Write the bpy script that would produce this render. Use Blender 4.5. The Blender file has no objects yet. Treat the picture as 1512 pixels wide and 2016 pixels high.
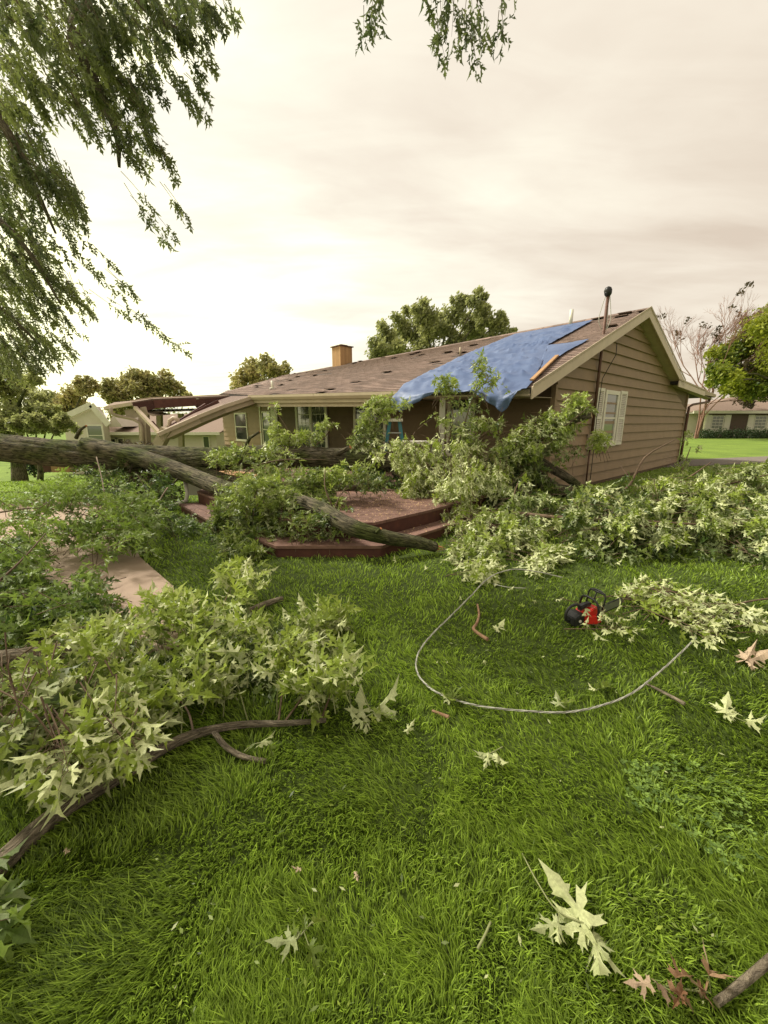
import bpy, bmesh, math, random
import numpy as np
from mathutils import Vector, Matrix, Euler, noise as mnoise
from mathutils.geometry import tessellate_polygon
rnd = random.Random(7); R = math.radians
rng = np.random.default_rng(11)
scene = bpy.context.scene
col = scene.collection

# ---------------------------------------------------------------- camera
F = 774.0; CH = 1.6; PITCH = math.atan(177/774.0)
cam_d = bpy.data.cameras.new('camera'); cam = bpy.data.objects.new('camera', cam_d); col.objects.link(cam)
cam.location = (0, 0, CH); cam.rotation_euler = (R(90)-PITCH, 0, 0)
cam_d.sensor_fit = 'HORIZONTAL'; cam_d.sensor_width = 36; cam_d.lens = 36*F/1512
cam_d.clip_start = 0.05; cam_d.clip_end = 2000
scene.camera = cam
# ---------------------------------------------------------------- sky, sun, exposure
world = bpy.data.worlds.new('World'); scene.world = world; world.use_nodes = True
SUN_EL, SUN_AZ = R(50), R(-62)          # azimuth from +Y, to the left
def build_world():
    nt = world.node_tree; nt.nodes.clear(); N = nt.nodes.new; L = nt.links.new
    out = N('ShaderNodeOutputWorld')
    sky = N('ShaderNodeTexSky'); sky.sky_type = 'NISHITA'; sky.sun_disc = False
    sky.sun_elevation = SUN_EL; sky.sun_rotation = SUN_AZ
    b1 = N('ShaderNodeBackground'); b1.inputs[1].default_value = 0.1; L(sky.outputs[0], b1.inputs[0])
    tc = N('ShaderNodeTexCoord'); sp = N('ShaderNodeSeparateXYZ'); L(tc.outputs['Generated'], sp.inputs[0])
    def M(op, a, b=None, c=None):
        n = N('ShaderNodeMath'); n.operation = op
        for i, x in enumerate((a, b, c)):
            if x is None: continue
            if isinstance(x, (int, float)): n.inputs[i].default_value = x
            else: L(x, n.inputs[i])
        return n.outputs[0]
    z = M('MAXIMUM', sp.outputs[2], 0.0); zz = M('ADD', z, 0.16)
    px = M('DIVIDE', sp.outputs[0], zz); py = M('DIVIDE', sp.outputs[1], zz)
    cb = N('ShaderNodeCombineXYZ'); L(px, cb.inputs[0]); L(py, cb.inputs[1])
    mp = N('ShaderNodeMapping'); mp.inputs['Rotation'].default_value = (0, 0, R(20)); mp.inputs['Scale'].default_value = (0.55, 1.25, 1); L(cb.outputs[0], mp.inputs[0])
    n1 = N('ShaderNodeTexNoise'); n1.inputs['Scale'].default_value = 1.1; n1.inputs['Detail'].default_value = 7; n1.inputs['Roughness'].default_value = .52; n1.inputs['Distortion'].default_value = .5; L(mp.outputs[0], n1.inputs[0])
    # glow towards the low sun on the left, darker cloud bank towards the right
    lft = M('ADD', M('MULTIPLY', sp.outputs[0], -0.66), M('MULTIPLY', sp.outputs[1], .12))
    hz = M('MULTIPLY', z, -0.12)
    base = M('ADD', M('ADD', M('MULTIPLY', lft, .95), hz), .50)
    mp2 = N('ShaderNodeMapping'); mp2.inputs['Rotation'].default_value = (0, 0, R(-12)); mp2.inputs['Scale'].default_value = (1.3, 4.2, 1); L(cb.outputs[0], mp2.inputs[0])
    n2 = N('ShaderNodeTexNoise'); n2.inputs['Scale'].default_value = 1.3; n2.inputs['Detail'].default_value = 8; n2.inputs['Roughness'].default_value = .55; n2.inputs['Distortion'].default_value = .8; L(mp2.outputs[0], n2.inputs[0])
    nn = M('ADD', M('MULTIPLY', M('SUBTRACT', n1.outputs[0], .5), 1.5), M('MULTIPLY', M('SUBTRACT', n2.outputs[0], .5), .42))
    f = M('ADD', base, nn)
    cr = N('ShaderNodeValToRGB'); L(f, cr.inputs[0]); e = cr.color_ramp.elements
    e[0].position = 0.0; e[0].color = (.36, .30, .235, 1)
    e[1].position = 1.0; e[1].color = (1.02, .98, .56, 1)
    m = cr.color_ramp.elements.new(.36); m.color = (.455, .405, .33, 1)
    m = cr.color_ramp.elements.new(.66); m.color = (.53, .50, .41, 1)
    b2 = N('ShaderNodeBackground'); b2.inputs[1].default_value = 1.0; L(cr.outputs[0], b2.inputs[0])
    mx = N('ShaderNodeMixShader'); mx.inputs[0].default_value = .95
    L(b1.outputs[0], mx.inputs[1]); L(b2.outputs[0], mx.inputs[2]); L(mx.outputs[0], out.inputs[0])
build_world()
sd = bpy.data.lights.new('sun', 'SUN'); sd.energy = 2.6; sd.angle = R(11); sd.color = (1, .94, .84)
sun = bpy.data.objects.new('sun', sd); col.objects.link(sun); sun.location = (-20, 30, 40)
sdir = Vector((math.cos(SUN_EL)*math.sin(SUN_AZ), math.cos(SUN_EL)*math.cos(SUN_AZ), math.sin(SUN_EL)))
sun.rotation_euler = sdir.to_track_quat('Z', 'Y').to_euler()
scene.view_settings.view_transform = 'Standard'; scene.view_settings.look = 'None'
scene.view_settings.exposure = 1.08; scene.view_settings.gamma = 1; scene.view_settings.use_curve_mapping = False

# ---------------------------------------------------------------- measuring helpers
cP, sP = math.cos(PITCH), math.sin(PITCH)
def ray(x, y):
    a = (x-756)/F; b = -(y-1008)/F
    return Vector((a, cP+b*sP, -sP+b*cP))
O = Vector((0, 0, CH))
def atz(x, y, z=0):
    r = ray(x, y); return O + r*((z-CH)/r.z)
def aty(x, y, Y): 
    r = ray(x, y); return O + r*(Y/r.y)
def P3(t):                       # (px, py, depth Y)
    return aty(*t)
U = Vector((-.6577, .7533, 0)); V = Vector((.7533, .6577, 0)); C0 = Vector((3.54, 8.5, 0))
def W(u, v, z): return C0 + U*u + V*v + Vector((0, 0, z))
def hit(px, py, v=0.0):          # a pixel's point on a wall plane parallel to the long front
    r = ray(px, py); p0 = C0+V*v; t = (p0-O).dot(V)/r.dot(V); q = O+r*t; d = q-C0
    return d.dot(U), q.z
def smooth(a, b, x):
    t = min(1, max(0, (x-a)/(b-a))); return t*t*(3-2*t)
def ground_z(X, Y):
    return -1.75*smooth(3, 15, -X)*smooth(8, 24, Y) - .1*smooth(30, 60, Y)*smooth(-20, 20, X)

# ---------------------------------------------------------------- object helpers
def tag(o, label=None, cat=None, group=None, kind=None):
    if label: o['label'] = label
    if cat: o['category'] = cat
    if group: o['group'] = group
    if kind: o['kind'] = kind
    return o
def thing(name, label, cat, loc=(0, 0, 0), group=None):
    o = bpy.data.objects.new(name, None); col.objects.link(o); o.location = loc
    o.empty_display_size = .1
    return tag(o, label, cat, group)
def link(name, me, m=None, parent=None, kind=None):
    if m is not None:
        for mm in (m if isinstance(m, (list, tuple)) else [m]): me.materials.append(mm)
    o = bpy.data.objects.new(name, me); col.objects.link(o)
    if parent is not None:
        o.parent = parent
        l = parent.location.copy(); pp = parent.parent
        while pp: l += pp.location; pp = pp.parent
        o.location = -l            # meshes are built in world coordinates, parents are unrotated
        o.matrix_parent_inverse = Matrix.Identity(4)
    if kind: o['kind'] = kind
    return o
class MB:
    def __init__(s): s.v = []; s.f = []; s.uv = []; s.t = []; s.mi = []; s.cur = 0; s.sm = []
    def face(s, pts, uv=None, tint=.5, smooth=False):
        i = len(s.v); s.v += [tuple(p) for p in pts]; s.f.append(tuple(range(i, i+len(pts))))
        s.t += [tint]*len(pts); s.uv += (uv or [(0, 0)]*len(pts)); s.mi.append(s.cur); s.sm.append(smooth)
    def box(s, a, b, M=None, tint=.5):
        x0, y0, z0 = a; x1, y1, z1 = b
        p = [Vector(q) for q in ((x0,y0,z0),(x1,y0,z0),(x1,y1,z0),(x0,y1,z0),(x0,y0,z1),(x1,y0,z1),(x1,y1,z1),(x0,y1,z1))]
        s.hexa([M(q) if M else q for q in p], tint)
    def hexa(s, p, tint=.5):
        c = sum((Vector(q) for q in p), Vector())/8
        for q in ((0,3,2,1),(4,5,6,7),(0,1,5,4),(1,2,6,5),(2,3,7,6),(3,0,4,7)):
            pts = [Vector(p[k]) for k in q]; n = (pts[1]-pts[0]).cross(pts[2]-pts[1])
            if n.dot(sum(pts, Vector())/4-c) < 0: pts.reverse()
            d = [(pts[1]-pts[0]).length, (pts[2]-pts[1]).length]
            s.face(pts, [(0,0),(d[0],0),(d[0],d[1]),(0,d[1])], tint)
    def bar(s, a, b, w, h, up=(0, 0, 1), tint=.5):
        a = Vector(a); b = Vector(b); d = (b-a).normalized(); sx = d.cross(Vector(up)).normalized()*w/2; uz = sx.cross(d).normalized()*h/2
        s.hexa([a-sx-uz, a+sx-uz, a+sx+uz, a-sx+uz, b-sx-uz, b+sx-uz, b+sx+uz, b-sx+uz], tint)
    def prism(s, poly, ex, tint=.5):          # poly: 3D points, ex: vector or list of vectors
        n = len(poly); A = [Vector(p) for p in poly]
        B = [A[i]+(ex[i] if isinstance(ex, list) else Vector(ex)) for i in range(n)]
        c = (sum(A, Vector())+sum(B, Vector()))/(2*n)
        def add(pts):
            nn = Vector()
            for i in range(len(pts)): nn += pts[i].cross(pts[(i+1) % len(pts)])
            if nn.dot(sum(pts, Vector())/len(pts)-c) < 0: pts = pts[::-1]
            s.face(pts, [(p.x+p.y, p.z) for p in pts], tint)
        add(list(A)); add(list(B))
        for i in range(n): j = (i+1) % n; add([A[i], A[j], B[j], B[i]])
    def tube(s, pts, rad, seg=8, tint=.5, cap=True, bump=0, bf=3.0, nz=0):
        pts = [Vector(p) for p in pts]
        if not isinstance(rad, (list, tuple)): rad = [rad]*len(pts)
        t = (pts[1]-pts[0]).normalized(); a = t.orthogonal().normalized(); base = len(s.v); L = 0
        for i, p in enumerate(pts):
            if 0 < i < len(pts)-1: t2 = (pts[i+1]-pts[i-1]).normalized()
            elif i: t2 = (pts[i]-pts[i-1]).normalized(); 
            else: t2 = t
            a = (a-t2*a.dot(t2)).normalized(); b = t2.cross(a); 
            if i: L += (pts[i]-pts[i-1]).length
            for k in range(seg+1):
                an = 2*math.pi*(k % seg)/seg; d = a*math.cos(an)+b*math.sin(an); r = rad[i]
                if bump:
                    q = Vector((math.cos(an)*bf, math.sin(an)*bf, L*1.1+nz))
                    g = mnoise.noise(Vector((q.x*1.9, q.y*1.9, q.z*1.3))); g2 = mnoise.noise(q*.5)
                    r *= 1+bump*(1-2.6*abs(g))*.7+bump*1.6*g2
                s.v.append(tuple(p+d*r)); s.t.append(tint)
        for i in range(len(pts)-1):
            l0 = L*i/(len(pts)-1); l1 = L*(i+1)/(len(pts)-1)
            for k in range(seg):
                q = base+i*(seg+1)+k
                s.f.append((q, q+1, q+seg+2, q+seg+1)); s.mi.append(s.cur); s.sm.append(True)
                c = 2*math.pi*rad[0]/seg
                s.uv += [(k*c, l0), ((k+1)*c, l0), ((k+1)*c, l1), (k*c, l1)]
        s._cap = (base, seg, len(pts))
        if cap:
            for st in (base, base+(len(pts)-1)*(seg+1)):
                q = list(range(st, st+seg)); 
                if st == base: q = q[::-1]
                s.f.append(tuple(q)); s.mi.append(s.cur); s.sm.append(False); s.uv += [(0, 0)]*seg
    def mesh(s, name):
        me = bpy.data.meshes.new(name); me.from_pydata(s.v, [], s.f)
        nl = len(me.loops)
        if len(s.uv) == nl:
            uv = me.uv_layers.new(name='UVMap'); uv.data.foreach_set('uv', np.array(s.uv, dtype=np.float32).ravel())
        at = me.attributes.new('tint', 'FLOAT', 'POINT'); at.data.foreach_set('value', np.array(s.t, dtype=np.float32))
        me.polygons.foreach_set('material_index', np.array(s.mi, dtype=np.int32))
        me.polygons.foreach_set('use_smooth', np.array(s.sm, dtype=bool)); me.update()
        return me
    def build(s, name, m, parent=None, kind=None): return link(name, s.mesh(name), m, parent, kind)
def mesh_np(name, Vv, Ff, tint, smooth=False):
    me = bpy.data.meshes.new(name); n = len(Vv); k = Ff.shape[1]; m = len(Ff)
    me.vertices.add(n); me.vertices.foreach_set('co', Vv.astype(np.float32).ravel())
    me.loops.add(m*k); me.loops.foreach_set('vertex_index', Ff.astype(np.int32).ravel())
    me.polygons.add(m); me.polygons.foreach_set('loop_start', np.arange(0, m*k, k, dtype=np.int32))
    try: me.polygons.foreach_set('loop_total', np.full(m, k, dtype=np.int32))
    except Exception: pass
    at = me.attributes.new('tint', 'FLOAT', 'POINT'); at.data.foreach_set('value', tint.astype(np.float32))
    me.update(calc_edges=True)
    if smooth: me.polygons.foreach_set('use_smooth', np.ones(m, dtype=bool))
    return me

# ---------------------------------------------------------------- materials
def mat(name, c1, c2=None, scale=5, rough=.7, bump=0, bscale=None, coord='Object', detail=5, metallic=0, spec=.3, stretch=(1,1,1), tint=0, contrast=.25, third=None):
    m = bpy.data.materials.new(name); m.use_nodes = True; nt = m.node_tree; N = nt.nodes.new; L = nt.links.new
    b = nt.nodes['Principled BSDF']; b.inputs['Roughness'].default_value = rough; b.inputs['Metallic'].default_value = metallic
    b.inputs['Specular IOR Level'].default_value = spec
    if c2 is None: c2 = tuple(x*.75 for x in c1)
    tc = N('ShaderNodeTexCoord'); mp = N('ShaderNodeMapping'); mp.inputs['Scale'].default_value = stretch; L(tc.outputs[coord], mp.inputs[0])
    nz = N('ShaderNodeTexNoise'); nz.inputs['Scale'].default_value = scale; nz.inputs['Detail'].default_value = detail; nz.inputs['Roughness'].default_value = .6; L(mp.outputs[0], nz.inputs[0])
    cr = N('ShaderNodeValToRGB'); L(nz.outputs[0], cr.inputs[0]); e = cr.color_ramp.elements
    e[0].position = .5-contrast; e[0].color = (*c2, 1); e[1].position = .5+contrast; e[1].color = (*c1, 1)
    if third: q = e.new(.5-contrast*1.35); q.color = (*third, 1)
    o = cr.outputs[0]
    if tint:
        at = N('ShaderNodeAttribute'); at.attribute_name = 'tint'
        ma = N('ShaderNodeMapRange'); ma.inputs[3].default_value = 1-tint; ma.inputs[4].default_value = 1+tint; L(at.outputs['Fac'], ma.inputs[0])
        h = N('ShaderNodeVectorMath'); h.operation = 'SCALE'; L(o, h.inputs[0]); L(ma.outputs[0], h.inputs['Scale']); o = h.outputs[0]
    L(o, b.inputs['Base Color'])
    if bump:
        bp = N('ShaderNodeBump'); bp.inputs['Strength'].default_value = bump; bp.inputs['Distance'].default_value = .02
        n2 = N('ShaderNodeTexNoise'); n2.inputs['Scale'].default_value = bscale or scale*3; n2.inputs['Detail'].default_value = 6; L(mp.outputs[0], n2.inputs[0])
        L(n2.outputs[0], bp.inputs['Height']); L(bp.outputs[0], b.inputs['Normal'])
    return m
def leaf_mat(name, dark, bright, under_d, under_b, trans=.25, rough=.45):
    m = bpy.data.materials.new(name); m.use_nodes = True; nt = m.node_tree; N = nt.nodes.new; L = nt.links.new
    b = nt.nodes['Principled BSDF']; out = nt.nodes['Material Output']
    at = N('ShaderNodeAttribute'); at.attribute_name = 'tint'; geo = N('ShaderNodeNewGeometry')
    def rgbmix(f, a, c):
        x = N('ShaderNodeMix'); x.data_type = 'RGBA'
        for k, v in ((0, f), (6, a), (7, c)):
            if isinstance(v, tuple): x.inputs[k].default_value = (*v, 1)
            else: L(v, x.inputs[k])
        return x.outputs[2]
    top = rgbmix(at.outputs['Fac'], dark, bright); und = rgbmix(at.outputs['Fac'], under_d, under_b)
    c = rgbmix(geo.outputs['Backfacing'], top, und)
    tc = N('ShaderNodeTexCoord'); nz = N('ShaderNodeTexNoise'); nz.inputs['Scale'].default_value = 18; L(tc.outputs['Object'], nz.inputs[0])
    mr = N('ShaderNodeMapRange'); mr.inputs[1].default_value = .3; mr.inputs[2].default_value = .7; mr.inputs[3].default_value = .8; mr.inputs[4].default_value = 1.2; L(nz.outputs[0], mr.inputs[0])
    sc = N('ShaderNodeVectorMath'); sc.operation = 'SCALE'; L(c, sc.inputs[0]); L(mr.outputs[0], sc.inputs['Scale'])
    L(sc.outputs[0], b.inputs['Base Color']); b.inputs['Roughness'].default_value = rough; b.inputs['Specular IOR Level'].default_value = .35
    tr = N('ShaderNodeBsdfTranslucent'); L(rgbmix(at.outputs['Fac'], tuple(x*1.6 for x in dark), tuple(x*1.5 for x in bright)), tr.inputs[0])
    mx = N('ShaderNodeMixShader'); mx.inputs[0].default_value = trans
    L(b.outputs[0], mx.inputs[1]); L(tr.outputs[0], mx.inputs[2]); L(mx.outputs[0], out.inputs[0])
    return m
def bark_mat(name, light, dark, scale=1.0, moss=None):
    m = bpy.data.materials.new(name); m.use_nodes = True; nt = m.node_tree; N = nt.nodes.new; L = nt.links.new
    b = nt.nodes['Principled BSDF']; b.inputs['Roughness'].default_value = .9; b.inputs['Specular IOR Level'].default_value = .15
    tc = N('ShaderNodeTexCoord'); mp = N('ShaderNodeMapping'); mp.inputs['Scale'].default_value = (24*scale, 6.0*scale, 1); L(tc.outputs['UV'], mp.inputs[0])
    nz = N('ShaderNodeTexNoise'); nz.inputs['Scale'].default_value = 1; nz.inputs['Detail'].default_value = 7; nz.inputs['Roughness'].default_value = .62; nz.inputs['Distortion'].default_value = .6; L(mp.outputs[0], nz.inputs[0])
    cr = N('ShaderNodeValToRGB'); L(nz.outputs[0], cr.inputs[0]); e = cr.color_ramp.elements
    e[0].position = .36; e[0].color = (*dark, 1); e[1].position = .62; e[1].color = (*light, 1)
    o = cr.outputs[0]
    if moss:
        n3 = N('ShaderNodeTexNoise'); n3.inputs['Scale'].default_value = 2.3; n3.inputs['Detail'].default_value = 6; L(tc.outputs['Object'], n3.inputs[0])
        c3 = N('ShaderNodeValToRGB'); L(n3.outputs[0], c3.inputs[0]); c3.color_ramp.elements[0].position = .42; c3.color_ramp.elements[1].position = .62
        x = N('ShaderNodeMix'); x.data_type = 'RGBA'; L(c3.outputs[0], x.inputs[0]); L(o, x.inputs[6])
        y = N('ShaderNodeMix'); y.data_type = 'RGBA'; y.blend_type = 'MULTIPLY'; y.inputs[0].default_value = 1; L(o, y.inputs[6]); y.inputs[7].default_value = (*moss, 1)
        L(y.outputs[2], x.inputs[7]); o = x.outputs[2]
    L(o, b.inputs['Base Color'])
    bp = N('ShaderNodeBump'); bp.inputs['Strength'].default_value = 1.0; bp.inputs['Distance'].default_value = .05
    L(nz.outputs[0], bp.inputs['Height']); L(bp.outputs[0], b.inputs['Normal'])
    return m
M_ = {}
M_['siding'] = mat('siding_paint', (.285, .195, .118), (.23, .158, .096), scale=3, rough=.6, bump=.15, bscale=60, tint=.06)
M_['siding_dark'] = mat('siding_shaded', (.17, .115, .07), (.13, .088, .055), scale=3, rough=.7, bump=.15, bscale=60, tint=.08)  # siding colour darkened for the porch shade, also on the backing walls
M_['white'] = mat('white_paint', (.70, .66, .57), (.60, .56, .47), scale=4, rough=.5)
M_['cream'] = mat('cream_metal', (.58, .475, .355), (.45, .365, .27), scale=3, rough=.45, contrast=.3)
M_['soffit'] = mat('soffit_paint', (.45, .37, .27), (.35, .285, .21), scale=5, rough=.7)
M_['shingle'] = mat('shingle', (.25, .178, .148), (.17, .12, .10), scale=14, rough=.95, bump=.6, bscale=120, tint=.32)
M_['felt'] = mat('roof_felt', (.06, .05, .045), (.03, .027, .025), scale=8, rough=.95)
M_['wood_raw'] = mat('bare_wood', (.42, .26, .13), (.32, .18, .09), scale=8, rough=.8, stretch=(1, 1, .2))
M_['deck'] = mat('deck_stain', (.21, .12, .09), (.095, .05, .038), scale=9, rough=.72, bump=.2, bscale=60, tint=.2, third=(.34, .2, .13))
M_['deckside'] = mat('deck_fascia', (.11, .042, .028), (.065, .026, .02), scale=8, rough=.75, bump=.2, tint=.15)
M_['redwood'] = mat('stained_beam', (.13, .055, .04), (.07, .03, .025), scale=6, rough=.7, bump=.2, tint=.3)
M_['concrete'] = mat('concrete', (.40, .30, .225), (.30, .22, .165), scale=6, rough=.9, bump=.3, bscale=90)
M_['asphalt'] = mat('asphalt', (.19, .16, .135), (.14, .12, .10), scale=5, rough=.95, bump=.3, bscale=100)
M_['brown_metal'] = mat('rusty_pipe', (.14, .075, .05), (.085, .045, .033), scale=9, rough=.6, metallic=.3)
M_['black'] = mat('black_plastic', (.022, .022, .022), (.014, .014, .014), scale=10, rough=.45)
M_['red'] = mat('red_plastic', (.62, .03, .02), (.5, .02, .015), scale=10, rough=.32, spec=.5)
M_['steel'] = mat('bar_steel', (.42, .42, .40), (.28, .28, .27), scale=20, rough=.35, metallic=.8)
M_['cable'] = mat('cable_metal', (.55, .54, .47), (.34, .34, .29), scale=30, rough=.4, metallic=.3)
M_['cabledark'] = mat('cable_dark', (.26, .25, .21), (.18, .175, .15), rough=.5)
M_['cableblack'] = mat('cable_black', (.03, .03, .03), (.02, .02, .02), rough=.5)
M_['teal'] = mat('fibreglass', (.045, .19, .23), (.035, .15, .185), scale=5, rough=.5)
M_['chimney'] = mat('chimney_board', (.44, .27, .13), (.36, .21, .10), scale=6, rough=.8, stretch=(1, 1, .3), tint=.1)
M_['brick'] = mat('dark_brick', (.15, .105, .085), (.085, .06, .05), scale=30, rough=.9, contrast=.2)
M_['vinyl'] = mat('pale_vinyl', (.60, .54, .45), (.53, .47, .39), scale=2, rough=.7)
M_['nbroof'] = mat('neighbour_shingle', (.25, .18, .14), (.19, .135, .105), scale=9, rough=.95, tint=.15)
M_['bark'] = bark_mat('maple_bark', (.185, .158, .105), (.022, .02, .014), moss=(.60, .80, .38))
M_['bark_s'] = bark_mat('branch_bark', (.36, .30, .215), (.11, .09, .065), 2.2)
M_['twig'] = mat('twig_bark', (.16, .105, .065), (.08, .055, .035), scale=20, rough=.8)
M_['red_twig'] = mat('red_twig', (.30, .17, .13), (.2, .11, .085), scale=6, rough=.8)
M_['twig_green'] = mat('green_twig', (.27, .29, .13), (.19, .2, .09), scale=20, rough=.6)
M_['stick'] = mat('bare_stick', (.36, .22, .14), (.16, .08, .045), scale=25, rough=.8, bump=.3)
M_['cut'] = mat('sawn_wood', (.62, .45, .26), (.52, .34, .17), scale=14, rough=.8)
M_['splinter'] = mat('torn_wood', (.55, .27, .12), (.4, .16, .07), scale=14, rough=.85)
M_['dry'] = leaf_mat('dry_leaf', (.16, .075, .035), (.42, .27, .16), (.22, .13, .08), (.52, .40, .28), .15, .7)
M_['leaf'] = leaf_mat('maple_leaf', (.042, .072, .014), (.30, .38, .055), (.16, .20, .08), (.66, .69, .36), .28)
M_['leaf_dk'] = leaf_mat('maple_leaf_shade', (.028, .058, .014), (.23, .33, .045), (.12, .165, .07), (.36, .43, .2), .3)  # darker green leaf; also paints the shade inside and under the piles
M_['leaf_up'] = leaf_mat('maple_leaf_standing', (.06, .082, .03), (.19, .22, .055), (.10, .115, .055), (.24, .26, .12), .4)
M_['far_leaf'] = leaf_mat('far_leaf', (.10, .12, .045), (.40, .41, .15), (.13, .15, .07), (.40, .41, .2), .5, .6)
M_['far_warm'] = leaf_mat('far_leaf_warm', (.11, .125, .045), (.43, .38, .13), (.14, .15, .06), (.48, .37, .17), .35, .6)  # orange rim light of the low sun mixed into the leaf colour
M_['far_bright'] = leaf_mat('far_leaf_bright', (.045, .085, .012), (.37, .40, .03), (.07, .11, .03), (.40, .42, .06), .35, .6)
M_['plum'] = leaf_mat('plum_leaf', (.035, .03, .02), (.09, .07, .035), (.05, .04, .03), (.14, .10, .06), .2, .6)
M_['hedge'] = leaf_mat('hedge_leaf', (.012, .028, .008), (.05, .09, .02), (.02, .04, .015), (.06, .1, .03), .15, .6)
M_['clover'] = leaf_mat('clover_leaf', (.05, .10, .012), (.20, .32, .05), (.06, .11, .02), (.22, .33, .06), .2, .5)
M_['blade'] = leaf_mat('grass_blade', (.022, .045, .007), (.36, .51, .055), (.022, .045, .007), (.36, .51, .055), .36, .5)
# lawn under the blades
def lawn_mat():
    m = mat('lawn', (.19, .28, .033), (.10, .16, .02), scale=.6, rough=.95, bump=.8, bscale=16, detail=8, contrast=.22)
    nt = m.node_tree; N = nt.nodes.new; L = nt.links.new; b = nt.nodes['Principled BSDF']; src = b.inputs['Base Color'].links[0].from_socket
    tc = N('ShaderNodeTexCoord'); nz = N('ShaderNodeTexNoise'); nz.inputs['Scale'].default_value = 22; nz.inputs['Detail'].default_value = 5; L(tc.outputs['Object'], nz.inputs[0])
    mr = N('ShaderNodeMapRange'); mr.inputs[1].default_value = .3; mr.inputs[2].default_value = .7; mr.inputs[3].default_value = .55; mr.inputs[4].default_value = 1.25; L(nz.outputs[0], mr.inputs[0])
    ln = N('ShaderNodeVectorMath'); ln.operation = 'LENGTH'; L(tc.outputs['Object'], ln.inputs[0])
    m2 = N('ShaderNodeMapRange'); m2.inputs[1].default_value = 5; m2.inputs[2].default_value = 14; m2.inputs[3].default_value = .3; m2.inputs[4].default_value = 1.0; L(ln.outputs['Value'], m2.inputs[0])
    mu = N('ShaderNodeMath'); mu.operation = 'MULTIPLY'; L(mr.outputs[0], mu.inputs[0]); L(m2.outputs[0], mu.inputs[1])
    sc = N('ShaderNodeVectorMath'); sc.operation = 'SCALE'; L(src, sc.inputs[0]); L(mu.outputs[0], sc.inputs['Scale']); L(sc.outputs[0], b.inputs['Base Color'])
    return m
M_['lawn'] = lawn_mat()
def glass_mat(name, c=(.03, .035, .035)):
    m = bpy.data.materials.new(name); m.use_nodes = True; b = m.node_tree.nodes['Principled BSDF']
    b.inputs['Base Color'].default_value = (*c, 1); b.inputs['Roughness'].default_value = .06; b.inputs['Specular IOR Level'].default_value = .8
    return m
M_['glass'] = glass_mat('window_glass'); M_['glass2'] = glass_mat('curtained_glass', (.16, .17, .14))
def tarp_mat():
    m = mat('blue_tarp', (.10, .145, .27), (.06, .092, .19), scale=1.6, rough=.5, bump=.5, bscale=5, spec=.3, stretch=(1, 1, 3))
    return m
M_['tarp'] = tarp_mat()

# ---------------------------------------------------------------- ground
def ground():
    xs = np.unique(np.concatenate([np.linspace(-400, -40, 19), np.linspace(-40, 40, 81), np.linspace(40, 400, 19)]))
    ys = np.unique(np.concatenate([np.linspace(-40, 0, 11), np.linspace(0, 60, 61), np.linspace(60, 900, 22)]))
    X, Y = np.meshgrid(xs, ys); Z = np.vectorize(ground_z)(X, Y)
    Vv = np.stack([X.ravel(), Y.ravel(), Z.ravel()], 1); nx = len(xs); ny = len(ys)
    i = np.arange(nx-1)[None, :]+np.arange(ny-1)[:, None]*nx; i = i.ravel()
    Ff = np.stack([i, i+1, i+nx+1, i+nx], 1)
    o = link('lawn', mesh_np('lawn', Vv, Ff, np.zeros(len(Vv)), True), M_['lawn']); o['kind'] = 'structure'
ground()
def slab(name, pts, m, z1, z0=-.05):
    b = MB(); b.prism([Vector((p[0], p[1], z0)) for p in pts], Vector((0, 0, z1-z0))); o = b.build(name, m); o['kind'] = 'structure'; return o
# concrete walk in the left foreground running back to the deck steps, two slabs with a joint
PATH = [(-2.02, 3.05), (-2.45, 3.85), (-3.1, 4.8), (-3.9, 6.0), (-5.2, 7.2), (-6.3, 6.4), (-5.3, 5.0), (-4.2, 3.9), (-3.0, 2.6), (-2.2, 1.7), (-1.55, 2.3)]
slab('concrete_path', [(-2.08, 3.62), (-2.9, 4.45), (-3.9, 5.7), (-5.4, 7.4), (-7.2, 8.4), (-8.0, 7.2), (-6.4, 6.0), (-5.0, 4.95), (-3.62, 3.9), (-2.95, 3.2), (-2.55, 2.45), (-1.9, 2.1), (-1.45, 2.6)], M_['concrete'], .022)
# driveway strip beyond the brush on the right
slab('driveway', [(9.5, 14.0), (30, 20.4), (31, 23.2), (10.5, 16.2)], M_['asphalt'], .02)

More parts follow.
